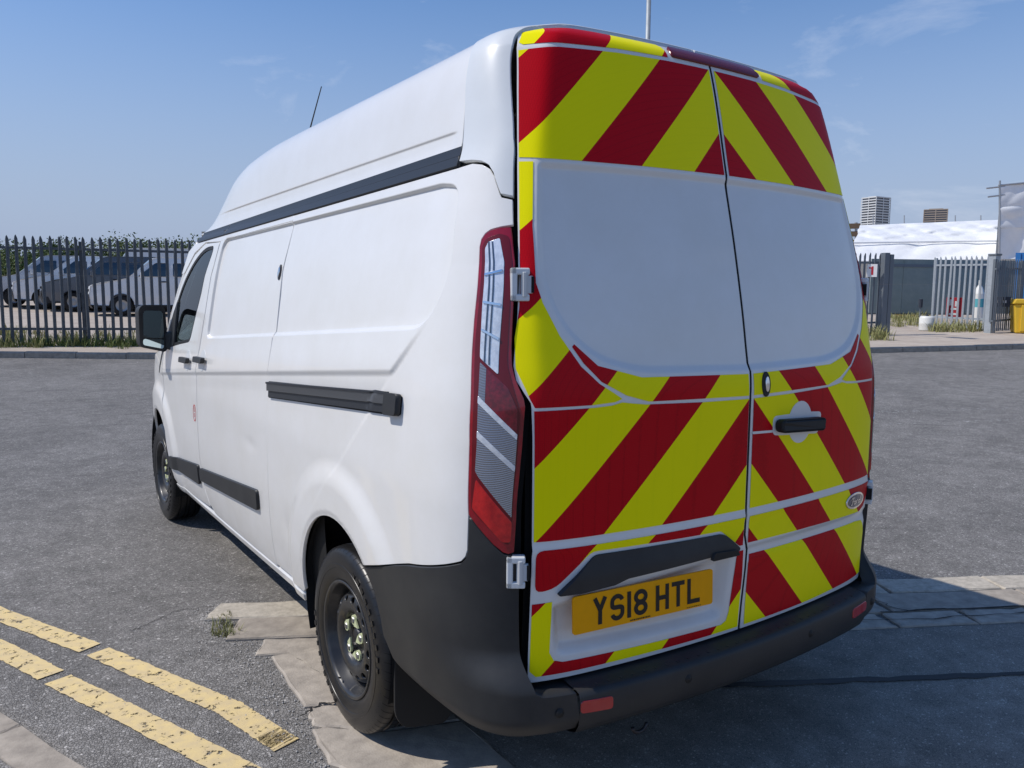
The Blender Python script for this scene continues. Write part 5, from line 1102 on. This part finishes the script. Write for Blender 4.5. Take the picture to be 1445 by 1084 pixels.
for px in (1232, 1276, 1348, 1384): p, q_ = rel(f50(px, 330)), rel(f50(px, 304)); MB().tube([p, q_], .035, 6).build('scaffold_pole', 'scaffold', wb)
MB().tube([rel(f46(1205, 343))-BACK*.25, rel(f46(1418, 340))-BACK*.25], .06, 6).build('sheet_seam', 'sheet_white', wb)
MB().tube([rel(f44(1205, 369))-BACK*.08, rel(f44(1418, 366))-BACK*.08], .045, 6).build('sheet_hem', 'sheet_white', wb)
p = [rel(f46(1206, 346))+BACK*1, rel(f46(1418, 343))+BACK*1]; V = []
for a in p:
    for bk in (0, 9):
        for z in (-off_[2]+float(terr(off_[0], off_[1])), a[2]): V.append((a[0]+BACK[0]*bk, a[1]+BACK[1]*bk, z))
mb = MB(); mb.add(V, [(0, 1, 3, 2), (4, 6, 7, 5), (0, 4, 5, 1), (2, 3, 7, 6), (1, 5, 7, 3)]); mb.build('building_core', 'sheet_grey', wb)
tb = thing('scaffold_tower', 'taller scaffold tower wrapped in white sheeting beside the low sheeted building', 'scaffold', V3(gpt(1440, 458)*np.array([1, 1, 0])+np.array([0, 0, float(terr(*gpt(1440, 458)[:2]))]))); off_ = np.array(tb.location); f41 = cam_plane(41)
for k, (y0, y1) in enumerate(((258, 292), (292.5, 322), (322.5, 366))): sheet('tower_sheet', [rel(f41(1411, y0+4 if not k else y0)), rel(f41(1600, y0-14)), rel(f41(1600, y1-6)), rel(f41(1411, y1))], tb, 'sheet_white', .40, 60, 14, 5+k)
MB().tube([rel(f41(1411, 255)), rel(f41(1410, 372))], .05, 8).build('scaffold_pole', 'scaffold', tb)
for y0, x0 in ((264, 1392), (276, 1394)): MB().tube([rel(f41(x0, y0+2)), rel(f41(1418, y0-1))], .04, 8).build('scaffold_pole', 'scaffold', tb)
MB().tube([rel(f41(1409, 262)), rel(f41(1600, 243))], .05, 8).build('scaffold_pole', 'scaffold', tb)
p = [rel(f41(1412, 262))+BACK*.6, rel(f41(1600, 248))+BACK*.6]; V = []
for a in p:
    for bk in (0, 7):
        for z in (0, a[2]): V.append((a[0]+BACK[0]*bk, a[1]+BACK[1]*bk, z))
mb = MB(); mb.add(V, [(0, 1, 3, 2), (4, 6, 7, 5), (0, 4, 5, 1), (2, 3, 7, 6), (1, 5, 7, 3)]); mb.build('tower_core', 'sheet_grey', tb)
# unfinished frame left of it
ub = thing('timber_scaffold', 'brown timber and scaffold frame standing left of the white sheeted building', 'scaffold', V3(gpt(1190, 458)*np.array([1, 1, 0])+np.array([0, 0, float(terr(*gpt(1190, 458)[:2]))]))); off_ = np.array(ub.location); f54 = cam_plane(56)
for y in (320, 331, 343): MB().box((0, 0, 0), (1, 1, 1)).V; a, b = rel(f54(1165, y)), rel(f54(1213, y-1)); MB().tube([a, b], .22, 4).build('timber_beam', 'wood_brown', ub)
for px in (1168, 1182, 1196, 1208): a, b = rel(f54(px, 314)), rel(f54(px, 470)); MB().tube([a, (b[0], b[1], 0)], .10, 6).build('scaffold_pole', 'scaffold', ub)
# hoarding in grey-green panels
h0, h1 = gpt(1225, 452, .1), gpt(1405, 449, .1); hh = at_dist(1290, 371, (h0+h1)/2)[2]-(h0[2]+h1[2])/2
hb = thing('site_hoarding', 'grey-green site hoarding under the white sheeting', 'hoarding', V3(h0), math.atan2(h1[1]-h0[1], h1[0]-h0[0])); L_ = np.linalg.norm((h1-h0)[:2])
for i in range(int(L_/1.22)+1): MB().box((i*1.22+.008, 0, .25), (i*1.22+1.212, .03, hh+.15)).build('panel', 'hoarding_green', hb)
MB().box((0, -.03, hh-.12), (L_, 0, hh-.02)).build('rail', 'gate_grey', hb); MB().box((0, .03, .2), (L_, .06, .3)).build('rail', 'gate_grey', hb)
# left fence stub with its post and number sign
g0, g1 = gpt(1150, 476, .11), gpt(1239, 473, .11); hS = at_dist(1222, 357, g1)[2]-g1[2]
palisade('palisade_fence', 'short grey palisade fence carrying the white number sign', 'fence', g0, g1, hS, 'gate_grey', .16, .068, 0)
gp_ = gpt(1243, 473.5, .11); po = thing('gate_post', 'grey steel gate post beside the number sign', 'gate post', V3(gp_), math.atan2(*(g1-g0)[:2][::-1])); MB().box((-.08, -.08, -.3), (.08, .08, at_dist(1243, 357, gp_)[2]-gp_[2])).build('post_shaft', 'gate_grey', po, bevel=.006); MB().box((.10, -.07, -.3), (.22, .06, at_dist(1250, 359, gp_)[2]-gp_[2])).build('stop_post', 'gate_grey', po, bevel=.006)
mat('sign_white', (.75, .75, .74), .5); mat('sign_red', (.45, .02, .03), .5); mat('sign_dark', (.03, .035, .05), .5)
fS = lambda px, py: at_dist(px, py, gpt(1232, 473.5, .11)-BACK*.12)
def board(name, label, cat, x0, y0, x1, y1, m, f, group=None):
    c = f((x0+x1)/2, (y0+y1)/2); w = np.linalg.norm(f(x1, y1)-f(x0, y1)); h = np.linalg.norm(f(x0, y0)-f(x0, y1)); t = thing(name, label, cat, V3(c), FACE, group); MB().box((-w/2, -.012, -h/2), (w/2, .012, h/2)).build('board', m, t, bevel=.004); return t, w, h
t, w, h = board('number_sign', 'white square sign with a dark red number 1 on the grey fence', 'sign', 1223, 373, 1238, 391, 'sign_white', fS)
MB().box((-.015, -.017, -h*.33), (.035, -.013, h*.33)).box((-.075, -.017, h*.16), (-.015, -.013, h*.26)).build('numeral', 'sign_red', t)
# open gate leaf
g0, g1 = gpt(1314, 463, .11), gpt(1388, 468, .11); hG = at_dist(1316, 362, g0)[2]-g0[2]
GATE = palisade('palisade_gate', 'pale galvanised palisade gate leaf standing open beside the red notice', 'gate', g0, g1, hG, 'galvanised', .165, .07, 0)
d = (g1-g0)[:2]; L_ = np.linalg.norm(d)
for x in (0, L_): MB().box((x-.035, .0, .05), (x+.035, .06, hG-.05)).build('gate_stile', 'galvanised', GATE)
p = gpt(1396, 470, .11); po = thing('gate_post', 'thick dark gate post with a flat cap between the pale gate and the dark gate', 'gate post', V3(p), math.atan2(d[1], d[0])); hp_ = at_dist(1396, 361, p)[2]-p[2]; MB().box((-.10, -.10, -.3), (.10, .10, hp_)).build('post_shaft', 'galvanised', po, bevel=.008); MB().box((-.12, -.12, hp_), (.12, .12, hp_+.05)).build('post_cap', 'gate_grey', po, bevel=.006); MB().box((.06, -.14, .3), (.13, -.06, hp_-.1)).build('hinge_bar', 'gate_grey', po)
g2, g3 = gpt(1400, 471, .11), gpt(1437, 467, .11); hD = at_dist(1418, 366, (g2+g3)/2)[2]-((g2+g3)/2)[2]; DG = palisade('palisade_gate', 'dark palisade gate leaf with a dark sign, next to the yellow bin', 'gate', g2, g3+(g3-g2)*.02, hD, 'gate_grey', .115, .06, 0)
L2 = np.linalg.norm((g3-g2)[:2]); MB().box((L2-.04, 0, .03), (L2+.06, .08, hD)).build('gate_stile', 'gate_grey', DG)
palisade('palisade_fence', 'grey palisade fence running on beyond the dark gate leaf', 'fence', g3+(g3-g2)*.05, g3+(g3-g2)*2.2, hD, 'gate_grey', .16, .066, 2.75)
fR = lambda px, py: at_dist(px, py, (g0+g1)/2+BACK*.25)
t, w, h = board('notice_board', 'red notice with white markings behind the pale gate bars', 'sign', 1335, 420, 1357, 448, 'sign_red', fR)
for a, b, c, e in ((-.35, .1, -.1, .4), (.05, .05, .3, .32), (-.3, -.38, .28, -.28), (-.2, -.12, .2, -.02)): MB().box((a*w, -.016, b*h), (c*w, -.013, e*h)).build('marking', 'sign_white', t)
fD = lambda px, py: at_dist(px, py, (g2+g3)/2-BACK*.1)
t, w, h = board('company_sign', 'dark rectangular sign with pale lettering on the dark gate leaf', 'sign', 1401, 419, 1426, 433, 'sign_dark', fD)
xx = -.42
for k, wd_ in enumerate((.10, .09, .05, .09, .05, .09, .09)): MB().box((xx*w, -.016, -.12*h), ((xx+wd_*.7)*w, -.013, (.30 if k in (2, 4) else .14)*h)).build('lettering', 'sign_white', t); xx += wd_+.025
MB().box((-.45*w, -.016, -.34*h), (.40*w, -.013, -.24*h)).build('lettering', 'sign_blue', t) if 'sign_blue' in MATS else None
# small things in the compound
mat('bin_yellow', (.68, .43, .03), .5); mat('container_blue', (.03, .16, .42), .5); mat('plastic_white', (.72, .71, .66), .45); mat('teal_plastic', (.10, .38, .42), .5)
p = gpt(1456, 470, .11); bn = thing('grit_bin', 'yellow plastic bin with ribbed sides in front of the dark gate', 'bin', V3(p), FACE+.15); MB().prism([(-.45, 0), (.45, 0), (.52, .78), (-.52, .78)], -.35, .35, lambda a, b, h: (a, h, b)).build('tub', 'bin_yellow', bn, bevel=.03)
MB().prism([(-.56, .78), (.56, .78), (.50, .92), (-.50, .92)], -.40, .40, lambda a, b, h: (a, h, b)).build('lid', 'bin_yellow', bn, bevel=.03)
for x in (-.3, 0, .3): MB().box((x-.05, -.40, .05), (x+.05, -.34, .76)).build('rib', 'bin_yellow', bn, bevel=.01)
p = gpt(1452, 462, .11); p = p+BACK*2; cn = thing('container', 'bright blue ribbed container behind the dark gate', 'container', V3(p), FACE-.06); MB().box((-.45, 0, .1), (4, 2.4, 2.3)).build('container_body', 'container_blue', cn)
for i in range(18): MB().box((-.42+i*.25, -.03, .12), (-.30+i*.25, .0, 2.28)).build('corrugation', 'container_blue', cn)
def drum(label, px, py, r, h, m='plastic_white', dz=.11):
    p = gpt(px, py, dz); t = thing('plastic_drum', label, 'drum', V3(p)); MB().lathe([(0, 0), (r*.95, 0), (r, .04), (r, h*.45), (r*1.04, h*.5), (r, h*.55), (r, h-.06), (r*.85, h), (0, h)], 20, 'z').build('drum_body', m, t, smooth=True); MB().lathe([(0, h), (r*.2, h), (r*.2, h+.04), (0, h+.04)], 12, 'z').build('bung', 'sign_dark', t)
drum('squat white plastic drum by the foot of the pale gate', 1307, 467, .20, .42); drum('white plastic drum beside the black tyre in front of the hoarding', 1272, 444, .24, .42)
p = gpt(1262, 443, .11); t = thing('old_tyre', 'black tyre leaning beside a white drum', 'tyre', (p[0], p[1], p[2]+.20), .5); MB().lathe([(.11, -.09), (.17, -.10), (.20, -.06), (.20, .06), (.17, .10), (.11, .09)], 24, 'y').build('tyre_ring', 'tyre_far', t, smooth=True)
p = gpt(1297, 462, .11); t = thing('marker_post', 'thin black-topped marker post among the weeds', 'post', V3(p)); MB().tube([(0, 0, 0), (0, 0, .65)], .02, 6).build('stake', 'gate_grey', t); MB().tube([(.0, 0, .6), (0, 0, .85)], .06, 8).build('marker_head', 'sign_dark', t)
hs_ = [gpt(px, py, .115) for px, py in ((1263, 445), (1272, 446), (1281, 445.2), (1290, 446))]; tag(MB().tube([V3(q, .03) for q in hs_], .03, 6).build('hose', 'bin_yellow', None, smooth=True), 'yellow hose lying on the gravel in front of the hoarding', 'hose')
p = gpt(1378, 456, .11)+BACK*1.2; t = thing('gas_bottle', 'tall white and teal cylinder behind the pale gate', 'cylinder', V3(p)); MB().lathe([(0, 0), (.16, 0), (.16, .95), (0, .95)], 16, 'z').build('lower_shell', 'plastic_white', t, smooth=False); MB().lathe([(.161, .5), (.161, .78)], 16, 'z').build('teal_band', 'teal_plastic', t); MB().lathe([(.16, .95), (.10, 1.15), (.04, 1.25), (.04, 1.4), (0, 1.4)], 16, 'z').build('neck', 'plastic_white', t, smooth=True)
sp = [(*gpt(px, py, .11)[:2], float(terr(*gpt(px, py, .11)[:2]))+.1, random.uniform(.5, 1.1)) for px, py in [(random.uniform(1305, 1390), random.uniform(463, 470)) for _ in range(40)]+[(random.uniform(1252, 1315), random.uniform(444, 462)) for _ in range(46)]+[(random.uniform(1205, 1255), random.uniform(470, 481)) for _ in range(26)]]
tag(blades('gate_weeds', sp, 'dry_grass', .34, .22, 22), 'dry yellow-green weeds round the compound gates', 'weeds', kind='stuff')
# tower blocks far away
def tower(label, x0, x1, y0, dist, nf, cw, cd_, depth=.8, skew=.5):
    f = cam_plane(dist); a, b = f(x0, y0), f(x1, y0); w = np.linalg.norm(b-a)/1.35; c = (a+b)/2; zb0 = float(terr(c[0], c[1])); H_ = a[2]-zb0; t = thing('tower_block', label, 'building', (c[0], c[1], zb0), math.atan2(CR[1], CR[0])+skew)
    MB().box((-w*.46, -w*depth*.46, 0), (w*.46, w*depth*.46, H_-1)).build('core', cd_, t)
    for i in range(nf): z = H_-1.2-i*3.1; MB().box((-w/2, -w*depth/2, z), (w/2, w*depth/2, z+1.25)).build('floor_band', cw, t)
    for k in range(5):
        if k in (1, 3): continue
        x = -w/2+w*k/4; MB().box((x-.5, -w*depth/2-.15, 0), (x+.5, -w*depth/2+.3, H_-.4)).build('column', cw, t); y = -w*depth/2+w*depth*k/4; MB().box((-w/2-.15, y-.35, 0), (-w/2+.3, y+.35, H_-.4)).build('column', cw, t); MB().box((w/2-.3, y-.35, 0), (w/2+.15, y+.35, H_-.4)).build('column', cw, t)
    MB().box((-w*.3, -w*.2, H_-1), (w*.3, w*.2, H_+1.2)).build('plant_room', cw, t)
mat('tower_white', (.62, .63, .63), .8); mat('tower_dark', (.12, .13, .15), .4); mat('tower_brown', (.36, .30, .25), .8)
tower('far white tower block with stacked balcony bands', 1216, 1257, 279, 1000, 30, 'tower_white', 'tower_dark'); tower('far tower block with brown and dark glazed faces', 1301, 1341, 296, 1150, 30, 'tower_brown', 'tower_dark', .7, -.5)
